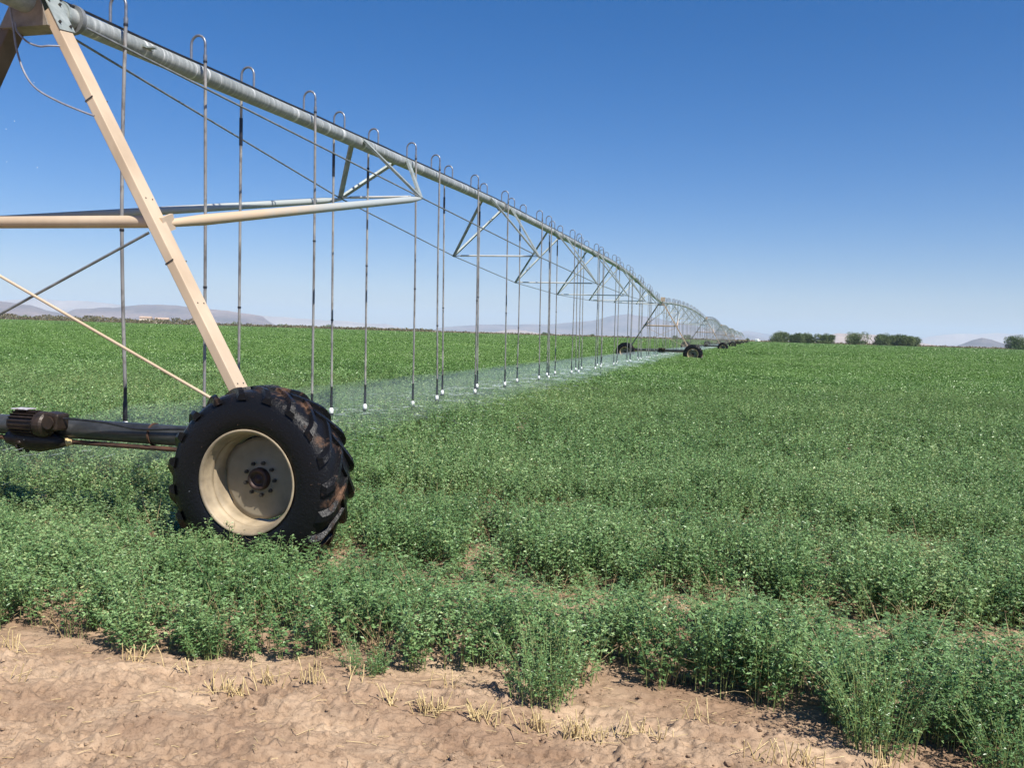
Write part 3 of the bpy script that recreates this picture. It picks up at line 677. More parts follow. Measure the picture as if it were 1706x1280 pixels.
# ------------------------------------------------------------------ drive towers
def box_leg(mb, a, b, wa, wt):
    """rectangular tube leg: wa across (in the a/z plane), wt along y"""
    mb.bar(a, b, wt, wa, up=(1, 0, 0.6))
def make_tower(name, label, near, loc, rz, zt=4.06):
    e = empty(name, loc, rz, label, 'drive tower', 'wheeled drive towers of the pivot')
    bm_ = 'beige' if near else 'beige_far'
    for s in (1, -1):
        top = Vector((0.155*s, 0.04, zt-0.08)); bot = Vector((1.985*s, 0.04, 0.84))
        mb = MB(); tv = (bot-top).normalized(); sdv = Vector((0, 1, 0)); nv = tv.cross(sdv)
        def corner(p, i, j): return p + nv*(i*0.036) + sdv*(j*0.075)
        vs = [corner(p, i, j) for p in (top, bot) for i, j in ((-1, -1), (1, -1), (1, 1), (-1, 1))]
        mb.add(vs, [(3, 2, 1, 0), (4, 5, 6, 7), (0, 1, 5, 4), (1, 2, 6, 5), (2, 3, 7, 6), (3, 0, 4, 7)])
        leg = mb.build('leg', M['leg_shaded'] if near and s < 0 else M[bm_], e)  # near left leg gets the paint with shade in its colour
        if near:
            bv = leg.modifiers.new('soft_edges', 'BEVEL'); bv.width = 0.006; bv.segments = 2; bv.limit_method = 'ANGLE'
            for f_ in (0.455, 0.70, 0.885):
                p = top.lerp(bot, f_); n2 = nv if nv.z*s > 0 or nv.x*s > 0 else -nv
                outn = Vector((abs(nv.x)*s, 0, abs(nv.z)))
                for j in (-0.04, 0.035):
                    bb = MB(); bb.tube([p+outn*0.034+sdv*j, p+outn*0.040+sdv*j], 0.006, 6); bb.build('bolt', M['bolt'], leg)
            for f_ in (0.215, 0.60):
                st = MB()
                p = top.lerp(bot, f_); vs = [p + nv*(i*0.040) + sdv*(j*0.079) + tv*k for k in (-0.006, 0.006) for i, j in ((-1, -1), (1, -1), (1, 1), (-1, 1))]
                st.add(vs, [(0, 1, 5, 4), (2, 3, 7, 6), (3, 0, 4, 7)]); st.build('cable_strap', M['bolt'], leg)
    mb = MB(); mb.tube([(-2.15, 0.05, 0.80), (2.12, 0.05, 0.80)], 0.078, 28); mb.build('base_beam', M['beam'], e)
    mb = MB(); mb.tube([(0.36, 0.02, 0.700), (2.0, 0.0, 0.702)], 0.019, 10); mb.tube([(-0.30, 0.02, 0.700), (-2.0, 0.0, 0.702)], 0.019, 10); mb.build('drive_shaft', M['rust'], e)
    # motor in the middle of the beam
    mo = MB(); c = Vector((0.07, -0.13, 0.845))
    mo.lathe([(-0.13, 0.02), (-0.125, 0.075), (-0.10, 0.088), (0.12, 0.088), (0.125, 0.098), (0.16, 0.100), (0.185, 0.095), (0.215, 0.070), (0.235, 0.02)], c, (1, 0, 0), 24, False)
    for k in range(22):
        a = 2*PI*k/22; dv = Vector((0, math.cos(a), math.sin(a))); p = c+dv*0.093
        mo.bar(p+Vector((-0.10, 0, 0)), p+Vector((0.115, 0, 0)), 0.005, 0.022, up=dv)
    m1 = mo.build('motor', M['motor'], e)
    mo = MB(); mo.bar((0.27, -0.13, 0.885), (0.40, -0.13, 0.870), 0.13, 0.13, up=(0.1, 0, 1)); mo.tube([(0.33, -0.2, 0.87), (0.33, -0.215, 0.87)], 0.05, 14)
    jb = mo.build('junction_box', M['motor'], m1); bv = jb.modifiers.new('soft', 'BEVEL'); bv.width = 0.018; bv.segments = 3
    mo = MB(); mo.tube([(-0.06, -0.13, 0.944), (0.10, -0.13, 0.944)], 0.01, 4)
    mo = MB(); mo.bar((-0.03, -0.135, 0.9575), (0.11, -0.135, 0.9575), 0.10, 0.006); mo.build('rating_label', M['sticker'], m1)
    mo = MB(); mo.tube([(-0.13, -0.10, 0.72), (0.02, -0.10, 0.72), (0.16, -0.08, 0.71), (0.28, -0.04, 0.70), (0.30, 0.0, 0.69)], [0.05, 0.085, 0.088, 0.05, 0.03], 14)
    for k in range(12):
        a = 2*PI*k/12; mo.ball(Vector((0.02+0.02*math.cos(k*2.1), -0.10+0.075*math.cos(a), 0.70+0.07*math.sin(a))), 0.018, 6, 4)
    mo.build('gearbox', M['motor'], m1)
    mo = MB(); mo.lathe([(0, 0.02), (0.0, 0.034), (0.012, 0.034), (0.014, 0.028), (0.024, 0.028), (0.026, 0.034), (0.04, 0.034), (0.042, 0.026), (0.07, 0.024), (0.07, 0.01)], (0.29, 0.01, 0.70), (1, 0, 0), 18, False)
    mo.build('shaft_coupling', M['straw'] if near else M['motor'], e)
    for s in (1, -1):
        gb = MB(); gb.lathe([(-0.12, 0.02), (-0.11, 0.09), (0.0, 0.14), (0.07, 0.15), (0.12, 0.12), (0.14, 0.03)], (2.2*s, 0.0, 0.61), (0, 1, 0), 20)
        gb.bar((1.98*s, 0.03, 0.80), (2.22*s, 0.03, 0.66), 0.13, 0.12); gb.build('wheel_gearbox', M['motor'], e)
        add_wheel(e, 2.2*s, -0.50, 0.35 if s > 0 else 1.1)
    # struts between the legs and diagonal rods
    mb = MB(); mb.tube([(-1.02, 0.045, 2.40), (1.02, 0.045, 2.40)], 0.047, 18); mb.build('cross_tube', M[bm_], e)
    mb = MB(); mb.tube([(1.06, -0.02, 2.31), (-1.95, -0.02, 0.90)], 0.011, 8); mb.build('diagonal_rod', M['rod'] if near else M[bm_], e)
    mb = MB(); mb.tube([(-1.06, -0.05, 2.34), (1.90, -0.05, 0.98)], 0.012, 8); mb.build('diagonal_rod', M['beige'] if near else M[bm_], e)
    # tower top: gusset plates, bracket, bolts
    mb = MB()
    def plate(pts, y0, y1, mb=mb):
        n = len(pts); vs = [(a, y0, z) for a, z in pts] + [(a, y1, z) for a, z in pts]
        mb.add(vs, [tuple(range(n-1, -1, -1)), tuple(range(n, 2*n))] + [(k, (k+1) % n, n+(k+1) % n, n+k) for k in range(n)])
    plate([(-0.24, zt-0.20), (0.20, zt-0.20), (0.12, zt+0.02), (0.10, zt+0.16), (-0.10, zt+0.16), (-0.12, zt+0.02)], -0.062, -0.050)
    plate([(-0.24, zt-0.20), (0.20, zt-0.20), (0.20, zt-0.192), (-0.24, zt-0.192)], -0.049, 0.13)
    mb.build('top_gusset', M['gusset'], e)
    mb = MB(); tv = Vector((0.155-1.985, 0, zt-0.08-0.84)).normalized(); nv = Vector((-tv.z, 0, tv.x)); nv = nv if nv.z > 0 else -nv
    for s in (1, -1):
        def LP(f, off, y):
            p = Vector((0.155, 0.04, zt-0.08)).lerp(Vector((1.985, 0.04, 0.84)), f)+nv*off; return Vector((p.x*s, y, p.z))
        vs = [LP(f, off, y) for off in (0.0385, 0.0445) for f, y in ((-0.045, -0.04), (0.055, -0.04), (0.045, 0.135), (-0.045, 0.135))]
        mb.add(vs, [(0, 1, 2, 3), (7, 6, 5, 4), (0, 4, 5, 1), (1, 5, 6, 2), (2, 6, 7, 3), (3, 7, 4, 0)])
    mb.build('top_plate', M['galv'], e)
    for sg in (1, -1):
        for f in (0.035, -0.02):
            for y in (-0.01, 0.10):
                q0 = Vector((0.155, 0.04, zt-0.08)).lerp(Vector((1.985, 0.04, 0.84)), f); mb = MB()
                mb.tube([Vector(((q0+nv*o_).x*sg, y, (q0+nv*o_).z)) for o_ in (0.044, 0.062)], 0.011, 6); mb.build('bolt', M['bolt'], e)
    mb = MB(); mb.lathe([(-0.30, 0.086), (-0.30, 0.100), (0.26, 0.100), (0.26, 0.112), (0.285, 0.112), (0.285, 0.086)], (0, 0, zt), (0, 1, 0), 28, False); mb.build('pipe_coupling', M['galv'], e)
    mb = MB(); bx_ = (0.42, 0.34, 0.42) if near else (0.27, 0.27, 0.27); mb.box((0.13, -0.36, zt+0.06+bx_[2]/2), *bx_); mb.box((0.10, -0.16, zt+0.12), 0.08, 0.14, 0.06)  # near box enlarged, out of view overhead, to shade the left leg
    tb = mb.build('control_box', M[bm_], e); bv = tb.modifiers.new('soft', 'BEVEL'); bv.width = 0.012; bv.segments = 2
    return e
T1 = make_tower('drive_tower', 'nearest beige drive tower, wheel with cream rim filling the left of the photo', True, O, -PA)
# details only the near tower shows
def smooth_path(pts, n=6):
    P = [Vector(p) for p in pts]; out = []
    for i in range(len(P)-1):
        p0 = P[max(i-1, 0)]; p1 = P[i]; p2 = P[i+1]; p3 = P[min(i+2, len(P)-1)]
        for k in range(n):
            t = k/n; out.append(0.5*((2*p1)+(p2-p0)*t+(2*p0-5*p1+4*p2-p3)*t*t+(3*p1-p0-3*p2+p3)*t**3))
    out.append(P[-1]); return out
mb = MB(); mb.tube(smooth_path([(-0.16, -0.1, 4.16), (-0.12, -.1, 4.05), (-0.08, -.1, 3.87), (-0.05, -.1, 3.69), (0.02, -.1, 3.51), (0.13, -.1, 3.38), (0.32, -.09, 3.28), (0.51, -.06, 3.205), (0.60, -.045, 3.175)]), 0.0075, 8); mb.build('power_cable', M['cablegrey'], T1)
mb = MB(); mb.tube(smooth_path([(-0.06, -.1, 3.88), (-0.04, -.1, 3.81), (0.05, -.1, 3.73), (0.16, -.1, 3.69), (0.24, -.1, 3.69), (0.30, -.05, 3.70)]), 0.0075, 8); mb.build('power_cable', M['cablegrey'], T1)
mb = MB(); mb.tube(smooth_path([(0.38, -0.14, 0.90), (0.50, -0.10, 0.895), (0.72, -0.07, 0.88), (0.86, -0.055, 0.86), (1.0, -0.045, 0.845), (1.2, -0.045, 0.855), (1.45, -0.045, 0.87), (1.75, -0.05, 0.87), (1.95, -0.05, 0.9)]), 0.0085, 8); mb.build('power_cable', M['black'], T1)
mb = MB(); mb.tube([(1.06, 0.05, 0.80), (1.075, 0.05, 0.80)], 0.086, 24); mb.build('cable_clamp', M['rust'], T1)

# ------------------------------------------------------------------ pipe spans
PROF1 = ([0, 6, 13, 20, 26, 31, 36, 42, 47, 52.5], [4.06, 4.26, 4.46, 4.55, 4.61, 4.64, 4.57, 4.34, 4.12, 3.93])
PROF2 = ([0, 6, 13, 20, 26, 31, 36, 42, 47, 52.5], [3.93, 4.13, 4.30, 4.39, 4.41, 4.39, 4.33, 4.21, 4.09, 3.93])
def prof(P, t):
    # smooth (Catmull-Rom) interpolation
    X_, Y_ = P; t = min(max(t, X_[0]), X_[-1]); i = 0
    while i < len(X_)-2 and t > X_[i+1]: i += 1
    h = X_[i+1]-X_[i]; s = (t-X_[i])/h
    def m(j):
        a = max(j-1, 0); b = min(j+1, len(X_)-1); return (Y_[b]-Y_[a])/(X_[b]-X_[a])
    return (2*s**3-3*s**2+1)*Y_[i] + (s**3-2*s**2+s)*h*m(i) + (-2*s**3+3*s**2)*Y_[i+1] + (s**3-s**2)*h*m(i+1)
TT = [6.6, 12.95, 19.3, 25.65, 32.0, 38.35, 44.7]
TW = [0.65, 0.98, 1.22, 1.30, 1.22, 1.05, 0.70]
TZ = [3.61, 3.32, 3.13, 3.09, 3.16, 3.33, 3.50]
TZ2 = [3.41, 3.16, 2.99, 2.94, 3.00, 3.18, 3.40]
def make_span(P, tz, label, loc, rz, z_start_rod, near):
    e = empty('pipe_span', loc, rz, label, 'pipe span', 'spans of the irrigation pipe')
    mb = MB(); ts = np.arange(0.28, 52.25, 0.4 if near else 1.5); mb.tube([(0, t, prof(P, t)) for t in list(ts)+[52.25]], 0.084, 28 if near else 12)
    mb.build('main_pipe', M['pipe'], e)
    if near:
        mb = MB()
        for t in [0.42]+[x+0.35 for x in TT[1:]]:
            p0 = Vector((0, t-0.02, prof(P, t-0.02))); p1 = Vector((0, t+0.02, prof(P, t+0.02))); mb = MB(); mb.tube([p0, p1], 0.118, 24); mb.build('pipe_flange', M['rod'], e)
        mb = MB(); cp = [(0.02+0.008*math.sin(t*3.1), t, prof(P, t)+0.084+0.012) for t in np.arange(0.1, 52, 0.35)]; mb.tube(cp, 0.012, 8); mb.build('power_cable', M['black'], e)
    mbs = []
    for i, t in enumerate(TT):
        for s in (1, -1):
            J = Vector((TW[i]*s, t, tz[i])); st = MB(); r = Vector((s, 0, 0))
            for dt in (-0.80, 0.85):
                zp = prof(P, t+dt); A_ = Vector((0.085*s, t+dt, zp+0.03))
                w = 0.062
                st.bar(A_, J, 0.034, 0.078, up=(0, 1, 0))
            st.build('truss_strut', M['galv'], e)
        sp = MB(); sp.tube([(-TW[i]+0.16, t, tz[i]+0.01), (TW[i]-0.16, t, tz[i]+0.01)], 0.019, 10)
        sp.build('spreader_bar', M['spreader'], e)
        se = MB()
        for s in (1, -1): se.bar((s*(TW[i]+0.02), t, tz[i]), (s*(TW[i]-0.19), t, tz[i]+0.01), 0.055, 0.012)
        se.build('spreader_end_plates', M['rod'], e)
    for s in (1, -1):
        pts = [(0.13*s, 0.42, z_start_rod)] + [(TW[i]*s, TT[i], tz[i]) for i in range(7)] + [(0.13*s, 52.1, 3.86)]
        mb = MB()
        for a_, b_ in zip(pts[:-1], pts[1:]): mb.tube([a_, b_], 0.0105, 7)
        mb.build('truss_rod', M['rod'], e)
    return e
def brace_tubes(parent, near, z1, aw, y1):
    for s in (1, -1):
        mb = MB(); A_ = Vector((1.06*s, 0.16, 2.40)); B_ = Vector((aw*s, y1, z1-0.02))
        dv = (B_-A_).normalized(); L = (B_-A_).length
        k = [0, 0.02, 0.30, 0.55, L-0.5, L-0.22, L]
        mb.tube([A_+dv*q for q in k], [0.012, 0.030, 0.038, 0.046, 0.046, 0.034, 0.018], 18)
        mb.build('brace_tube', M['brace'], parent)
        bk = MB(); bk.bar(A_+Vector((0.05*s, -0.10, -0.03)), A_+Vector((0.0*s, 0.10, 0.03)), 0.12, 0.03, up=(1, 0, 0)); bk.build('brace_bracket', M['beige'] if near else M['beige_far'], parent)
S1 = make_span(PROF1, TZ, 'nearest galvanized pipe span climbing from the top left corner to the second tower', O, -PA, 4.0, True)
brace_tubes(S1, True, 3.61, 0.65, 6.6)
mb = MB(); mb.bar((0.09, 1.15, 4.10), (0.09, 1.28, 4.10), 0.03, 0.02); mb.box((0.13, 1.21, 4.095), 0.09, 0.05, 0.012); mb.build('pipe_lug', M['galv'], S1)

TOW = [O, O+u*52.5, O+u*103+d*0.75, O+u*155+d*1.25, O+u*207+d*1.9, O+u*259+d*2.7, O+u*311+d*3.6, O+u*363+d*4.6]
def rz_between(a, b): v = b-a; return -math.atan2(v.x, v.y)
T2 = make_tower('drive_tower', 'second drive tower in line, at the far end of the nearest span', False, TOW[1], -PA, 3.93)
S2 = make_span(PROF2, TZ2, 'second pipe span, between the second and third towers', TOW[1], rz_between(TOW[1], TOW[2]), 3.88, False)
brace_tubes(S2, False, 3.45, 0.65, 6.6)
S0 = make_span(PROF2, TZ2, 'pipe span running from the near tower out of the photo to the left', O-u*52.5, -PA, 3.88, False)
S0.location.z = 0.13
kids = kid_map()
names = ['third', 'fourth', 'fifth', 'sixth', 'seventh', 'eighth']
for i in range(2, 8):
    c = copy_tree(T2, kids); c.location = TOW[i]; c.rotation_euler = (0, 0, rz_between(TOW[i-1], TOW[i]))
    c['label'] = names[i-2]+' drive tower in line along the pipe, counted from the near wheel'
    if i < 7:
        c = copy_tree(S2, kids); c.location = TOW[i]; c.rotation_euler = (0, 0, rz_between(TOW[i], TOW[i+1]))
        c.scale = (1, (TOW[i+1]-TOW[i]).length/52.5, 1)
        c['label'] = names[i-2]+' pipe span in line, beyond the '+names[i-2]+' tower'

# ------------------------------------------------------------------ drops with sprinklers
SIDES = 'nnfnffnnfnfnffnnffnnffnnffnnffnnffnnffnnffnnffn'
def goose_mesh(s, near):
    mb = MB(); pts = [(0, 0, 0.075)]; r = 0.078; pts.append((0, 0, 0.25))
    for k in range(1, 10): a = PI*k/9; pts.append((s*(r - r*math.cos(a)), 0, 0.25+math.sin(a)*0.085))
    pts.append((s*2*r, 0, 0.12)); mb.tube(pts, 0.0125, 10 if near else 5)
    mb.tube([(0, 0, 0.078), (0, 0, 0.10)], 0.022, 10 if near else 5); mb.tube([(s*2*r, 0, 0.145), (s*2*r, 0, 0.10)], 0.019, 8 if near else 5)
    return mb.mesh('gooseneck', M['goose'])
GO = {(s, nr): goose_mesh(s, nr) for s in (1, -1) for nr in (True, False)}
def weight_mesh(n):
    mb = MB(); mb.tube([(0, 0, 0.02), (0, 0, 0.19), (0, 0, 0.21), (0, 0, 0.32)], [0.020, 0.020, 0.0155, 0.0155], n); return mb.mesh('hose_weight', M['black'])
def reg_mesh(n):
    mb = MB(); mb.tube([(0, 0, -0.055), (0, 0, -0.04), (0, 0, -0.005), (0, 0, 0.015), (0, 0, 0.03)], [0.024, 0.032, 0.033, 0.026, 0.018], n); return mb.mesh('pressure_regulator', M['white'])
def head_mesh(n):
    mb = MB(); mb.tube([(0, 0, -0.05), (0, 0, -0.075), (0, 0, -0.085)], [0.034, 0.036, 0.018], n)
    for k in range(3):
        a = k*2.094; mb.bar((0.026*math.cos(a), 0.026*math.sin(a), -0.08), (0.02*math.cos(a), 0.02*math.sin(a), -0.135), 0.006, 0.006)
    mb.tube([(0, 0, -0.13), (0, 0, -0.142)], [0.034, 0.030], n); return mb.mesh('sprinkler_head', M['black'])
WT = {True: weight_mesh(10), False: weight_mesh(5)}; RG = {True: reg_mesh(14), False: reg_mesh(7)}; HD = {True: head_mesh(14), False: head_mesh(7)}
GRP = 'drop hoses with sprinklers under the pipe'
ordn = ['first', 'second', 'third', 'fourth', 'fifth', 'sixth', 'seventh', 'eighth', 'ninth', 'tenth', 'eleventh', 'twelfth', 'thirteenth', 'fourteenth', 'fifteenth', 'sixteenth', 'seventeenth', 'eighteenth', 'nineteenth', 'twentieth']
NOZ = []
rs = random.Random(12)
def drop_parts(P, k, near, s, lean, zn, ln):
    t = 0.85+1.13*k; zp = prof(P, t); L = zp+0.14-(zn+0.30)
    off = s*0.156; top = Vector((off, 0, 0.13)); bot = Vector((off+ln, lean, 0.13-L))
    mb = MB(); c = (rs.uniform(-0.02, 0.02), rs.uniform(-0.03, 0.03)); pts = []
    for q in range(9 if near else 3):
        f = q/(8 if near else 2); w = math.sin(f*PI); pts.append(top.lerp(bot, f)+Vector((c[0]*w, c[1]*w, 0)))
    mb.tube(pts, 0.0152, 10 if near else 5)
    me = mb.mesh('hose', M['hose']); me2 = None
    if near:
        me2 = []; f = rs.uniform(0.45, 0.75); spots = [(0.012, 0.02), (f, 0.02)]
        if s < 0: spots.append((0.10, 0.30))
        for f0, ln_ in spots:
            p = top.lerp(bot, f0)+Vector((c[0]*math.sin(f0*PI), c[1]*math.sin(f0*PI), 0)); q = top.lerp(bot, f0+ln_/L*1.0)+Vector((c[0]*math.sin((f0+ln_/L)*PI), c[1]*math.sin((f0+ln_/L)*PI), 0)); m2 = MB(); m2.tube([p, q], 0.0195, 10); me2.append(m2.mesh('hose_clamp', M['black']))
    return zp, me, bot, me2
def place_drop(e, s, near, me, bot, me2):
    put(GO[(s, near)], 'gooseneck', e); h = put(me, 'hose', e)
    for q in me2 or []: put(q, 'hose_clamp', h)
    w = put(WT[near], 'hose_weight', e); w.location = bot-Vector((0, 0, 0.31))
    r_ = put(RG[near], 'pressure_regulator', e); r_.location = bot-Vector((0, 0, 0.31)); n_ = put(HD[near], 'sprinkler_head', e); n_.location = bot-Vector((0, 0, 0.31))
    return bot-Vector((0, 0, 0.40))
for k in range(45):
    s = 1 if SIDES[k] == 'n' else -1; near = k < 18; t = 0.85+1.13*k
    lean = min(0.22, 0.02+0.018*k)+rs.uniform(-0.03, 0.03); zn = 0.50+rs.uniform(-0.03, 0.03)
    if k == 0: lean = 0.0; zn = 0.77
    zp, me, bot, me2 = drop_parts(PROF1, k, near, s, lean, zn, rs.uniform(-0.02, 0.02))
    loc = O+u*t; sd = 'camera-side' if s > 0 else 'far-side'
    if k < 20: lb = f'{ordn[k]} drop hose from the near tower, hanging on the {sd} of the nearest pipe span'
    elif k < 32: lb = 'drop hose in the crowded middle stretch of the nearest pipe span'
    else: lb = 'drop hose in the last stretch of the nearest pipe span before the second tower'
    e = empty('sprinkler_drop', (loc.x, loc.y, zp), -PA, lb, 'drop hose', GRP if k < 20 else ('drop hoses crowding the middle of the nearest span' if k < 32 else 'drop hoses close before the second tower'))
    b = place_drop(e, s, near, me, bot, me2)
    NOZ.append(loc+d*b.x+u*b.y+Vector((0, 0, zp+b.z)))
protos = []
for k in range(45):
    s = 1 if SIDES[k] == 'n' else -1
    zp, me, bot, _ = drop_parts(PROF2, k, False, s, 0.15+rs.uniform(-0.04, 0.04), 0.50+rs.uniform(-0.03, 0.03), 0.0)
    protos.append((s, zp, me, bot, 0.85+1.13*k))
for j in range(1, 5):
    A_, B_ = TOW[j], TOW[j+1]; L = (B_-A_).length; uv = (B_-A_)/L; rz = rz_between(A_, B_)
    nm = ['', 'second', 'third', 'fourth', 'fifth'][j]
    for (s, zp, me, bot, t) in protos:
        if t > L-0.5: continue
        loc = A_+uv*(t*L/52.5)
        if j < 3:
            e = empty('sprinkler_drop', (loc.x, loc.y, zp), rz, f'thin far drop hose hanging under the {nm} pipe span', 'drop hose', f'drop hoses under the {nm} span')
            b = place_drop(e, s, False, me, bot, None); NOZ.append(loc+Vector((0, 0, zp+b.z)))
        else:
            o = put(me, 'sprinkler_drop'); o.location = (loc.x, loc.y, zp); o.rotation_euler = (0, 0, rz)
            tag(o, f'hair-thin distant drop hose under the {nm} pipe span', 'drop hose', f'drop hoses under the {nm} span')

# ------------------------------------------------------------------ water spray
def mat_water(alpha):
    m, nt, b = mat('spray_streaks'); b.inputs['Base Color'].default_value = (0.82, 0.88, 0.95, 1); b.inputs['Roughness'].default_value = 0.25
    b.inputs['Alpha'].default_value = alpha; return m
M['spray'] = mat_water(0.55)
V_ = []; F_ = []; rr = np.random.default_rng(5)
for i, p in enumerate(NOZ[:100]):
    dist = p.y; n = 130 if i < 45 else 25
    for q in range(n):
        a = rr.uniform(0, 2*PI); v = rr.uniform(0.5, 1.0); R = 2.9*v; f = rr.uniform(0.02, 1)**1.3; dr = np.array([math.cos(a), math.sin(a), 0])
        zz = lambda g: 0.02 + 0.14*g - 0.42*g*g
        ln = rr.uniform(0.03, 0.12)*(1+dist/25); P0 = np.array(p)+dr*R*f+np.array([0, 0, zz(f)]); g = f+ln/R; P1 = np.array(p)+dr*R*g+np.array([0, 0, zz(g)])
        w = 0.0007*(1+dist/18); b0 = len(V_)
        V_ += [P0-[0, 0, w], P1-[0, 0, w], P1+[0, 0, w], P0+[0, 0, w]]; F_.append((b0, b0+1, b0+2, b0+3))
        # droplets
for k in range(1200):
    p = NOZ[rr.integers(0, 40)]; a = rr.uniform(0, 2*PI); R = rr.uniform(0.1, 3.0); c = np.array(p)+np.array([math.cos(a)*R, math.sin(a)*R, rr.uniform(-0.2, 0.12)]); w = rr.uniform(0.001, 0.0022)*(1+p.y/30); b0 = len(V_)
    if c[2] < 0.2: continue
    V_ += [c+[w, 0, 0], c+[0, w, 0], c+[-w, 0, 0], c+[0, -w, 0], c+[0, 0, w], c+[0, 0, -w]]
    F_ += [(b0+i, b0+(i+1) % 4, b0+4, b0+4) for i in range(4)]
ft = np.array([f if f[2] != f[3] else f for f in F_])
mbx = bpy.data.meshes.new('water_spray'); mbx.from_pydata([tuple(v) for v in V_], [], [tuple(dict.fromkeys(int(i) for i in f)) for f in F_]); mbx.materials.append(M['spray'])
tag(put(mbx, 'water_spray'), 'fine water streaks thrown by the sprinklers over the crop', 'water spray', kind='stuff')
mb = MB(); rd = random.Random(3)
for k in range(46):
    c = O + d*rd.uniform(-0.6, 0.15) + u*rd.uniform(-0.9, 0.0) + Vector((0, 0, rd.uniform(2.0, 3.6) if k < 30 else rd.uniform(0.4, 2)))
    mb.ball(c, rd.uniform(0.0012, 0.0035), 6, 4)
tag(mb.build('water_droplets', M['white']), 'stray white water droplets in the air beside the near tower', 'water droplets', kind='stuff')
# mist: a low lens of drifting spray under the pipe
mm = bpy.data.materials.new('spray_mist'); mm.use_nodes = True; nt = mm.node_tree; nt.nodes.remove(nt.nodes['Principled BSDF'])
pv = nt.nodes.new('ShaderNodeVolumePrincipled'); pv.inputs['Color'].default_value = (0.80, 0.93, 1, 1); pv.inputs['Density'].default_value = 0.042; pv.inputs['Anisotropy'].default_value = 0.0
nt.links.new(pv.outputs[0], nt.nodes['Material Output'].inputs['Volume'])
V_ = []; F_ = []; ts = np.concatenate([np.arange(-1.0, 52, 1.1), np.arange(52, 170, 3.0)]); m_ = 22
for i, t in enumerate(ts):
    bend = 0.75*max(0, (t-52)/50); e_ = min(1, (t+1.2)/3.5)*min(1, (171-t)/4); ph = 2*PI*t/2.26
    for k in range(m_):
        a = 2*PI*k/m_; ca = math.cos(a); sa = math.sin(a)
        wa = 1.55*e_*(1+0.10*math.sin(ph*0.5+k))*np.sign(ca)*abs(ca)**0.8
        top = 0.27*(1+0.15*math.sin(ph+k*1.3)); zz = 0.46 + (top if sa > 0 else 0.22)*sa*e_
        p = O + u*t + d*(wa-0.45+bend); V_.append((p.x, p.y, zz))
n_ = len(ts); F_ = [(i*m_+k, (i+1)*m_+k, (i+1)*m_+(k+1) % m_, i*m_+(k+1) % m_) for i in range(n_-1) for k in range(m_)]
mm_me = bpy.data.meshes.new('spray_mist'); mm_me.from_pydata(V_, [], F_+[tuple(range(m_)), tuple(range(n_*m_-1, (n_-1)*m_-1, -1))]); mm_me.materials.append(mm)
tag(put(mm_me, 'spray_mist'), 'pale bluish mist of spray drifting over the crop under the pipe', 'mist', kind='stuff')

# ------------------------------------------------------------------ distant trees, scrub, houses, van
def bush(px, base_dist, wid, hgt, seed, label, name='salt_cedar_tree', n=5200, leaf=0.7, m='treeleaf', cat='tree', grp='trees along the far field edge'):
    r = ray(px, 575); t = base_dist/r.y; x = r.x*t; rs_ = np.random.default_rng(seed)
    e = empty(name, (x, base_dist, 0), 0, label, cat, grp)
    lob = 7; c = np.stack([rs_.uniform(-0.36, 0.36, lob)*wid, rs_.uniform(-0.3, 0.3, lob)*wid, rs_.uniform(0.30, 0.66, lob)*hgt], 1); c[0] = (0, 0, hgt*0.62)
    rad = rs_.uniform(0.20, 0.33, lob)*min(wid, hgt*1.5)
    i = rs_.integers(0, lob, n); dv = rs_.normal(0, 1, (n, 3)); dv /= np.linalg.norm(dv, axis=1, keepdims=True)
    P = c[i] + dv*(rad[i]*rs_.uniform(0.45, 1.12, n))[:, None]*np.array([1, 1, 0.95]); P[:, 2] = np.clip(P[:, 2], 0.15, None)
    low = rs_.uniform(0, 1, n) < 0.22; P[low, 0] = rs_.uniform(-0.42, 0.42, low.sum())*wid; P[low, 1] = rs_.uniform(-0.3, 0.3, low.sum())*wid; P[low, 2] = rs_.uniform(0.1, 0.35, low.sum())*hgt
    A = dv*0.7+rs_.normal(0, 0.5, (n, 3))+np.array([0, 0, 0.35]); L = leaf*rs_.uniform(0.5, 1.4, n)
    v, f = leaflets(P, A, L, L*0.7, rs_); me = npmesh('crown', v, f, M[m]); a = me.attributes.new('tone', 'FLOAT', 'POINT'); a.data.foreach_set('value', np.repeat(rs_.uniform(0, 0.7, n), 4).astype(np.float32))
    put(me, 'crown', e)
    tr = MB()
    for q in range(3): tr.tube([(0.2*q-0.2, 0, 0), (0.5*q-0.5, 0.2*q, hgt*0.3), (1.0*(q-1), 0.3, hgt*0.55)], [0.22, 0.15, 0.07], 6)
    tr.build('trunk', M['bark'], e)
K = 640/1450
bush(1298, 640, 34*K, 20*K, 1, 'round dark tree, leftmost of the right-hand row beyond the field')
bush(1328, 640, 26*K, 16*K, 2, 'lower dark tree just right of the leftmost round tree')
bush(1345, 646, 24*K, 17*K, 3, 'tree joined to its lower left neighbour, before the first gap')
bush(1374, 640, 34*K, 16.5*K, 4, 'single low rounded tree after the first small gap')
bush(1427, 640, 37*K, 21*K, 5, 'lone taller tree between the two wider groups')
bush(1468, 640, 30*K, 21*K, 6, 'left tree of the long dense clump')
bush(1488, 646, 30*K, 20*K, 7, 'middle tree of the long dense clump')
bush(1505, 640, 28*K, 20*K, 8, 'right of middle tree in the long dense clump')
bush(1517, 646, 24*K, 17*K, 9, 'right end tree of the long dense clump')
bush(1697, 600, 38*K, 22*K, 10, 'tree cut off by the right edge of the photo')
bush(1718, 604, 36*K, 24*K, 14, 'tree mostly outside the right edge of the photo')
bush(1146, 660, 20*K, 9*K, 11, 'small bush seen behind the second drive tower', n=500)
bush(1124, 664, 12*K, 7*K, 12, 'tiny bush left of the bush behind the second tower', n=350)
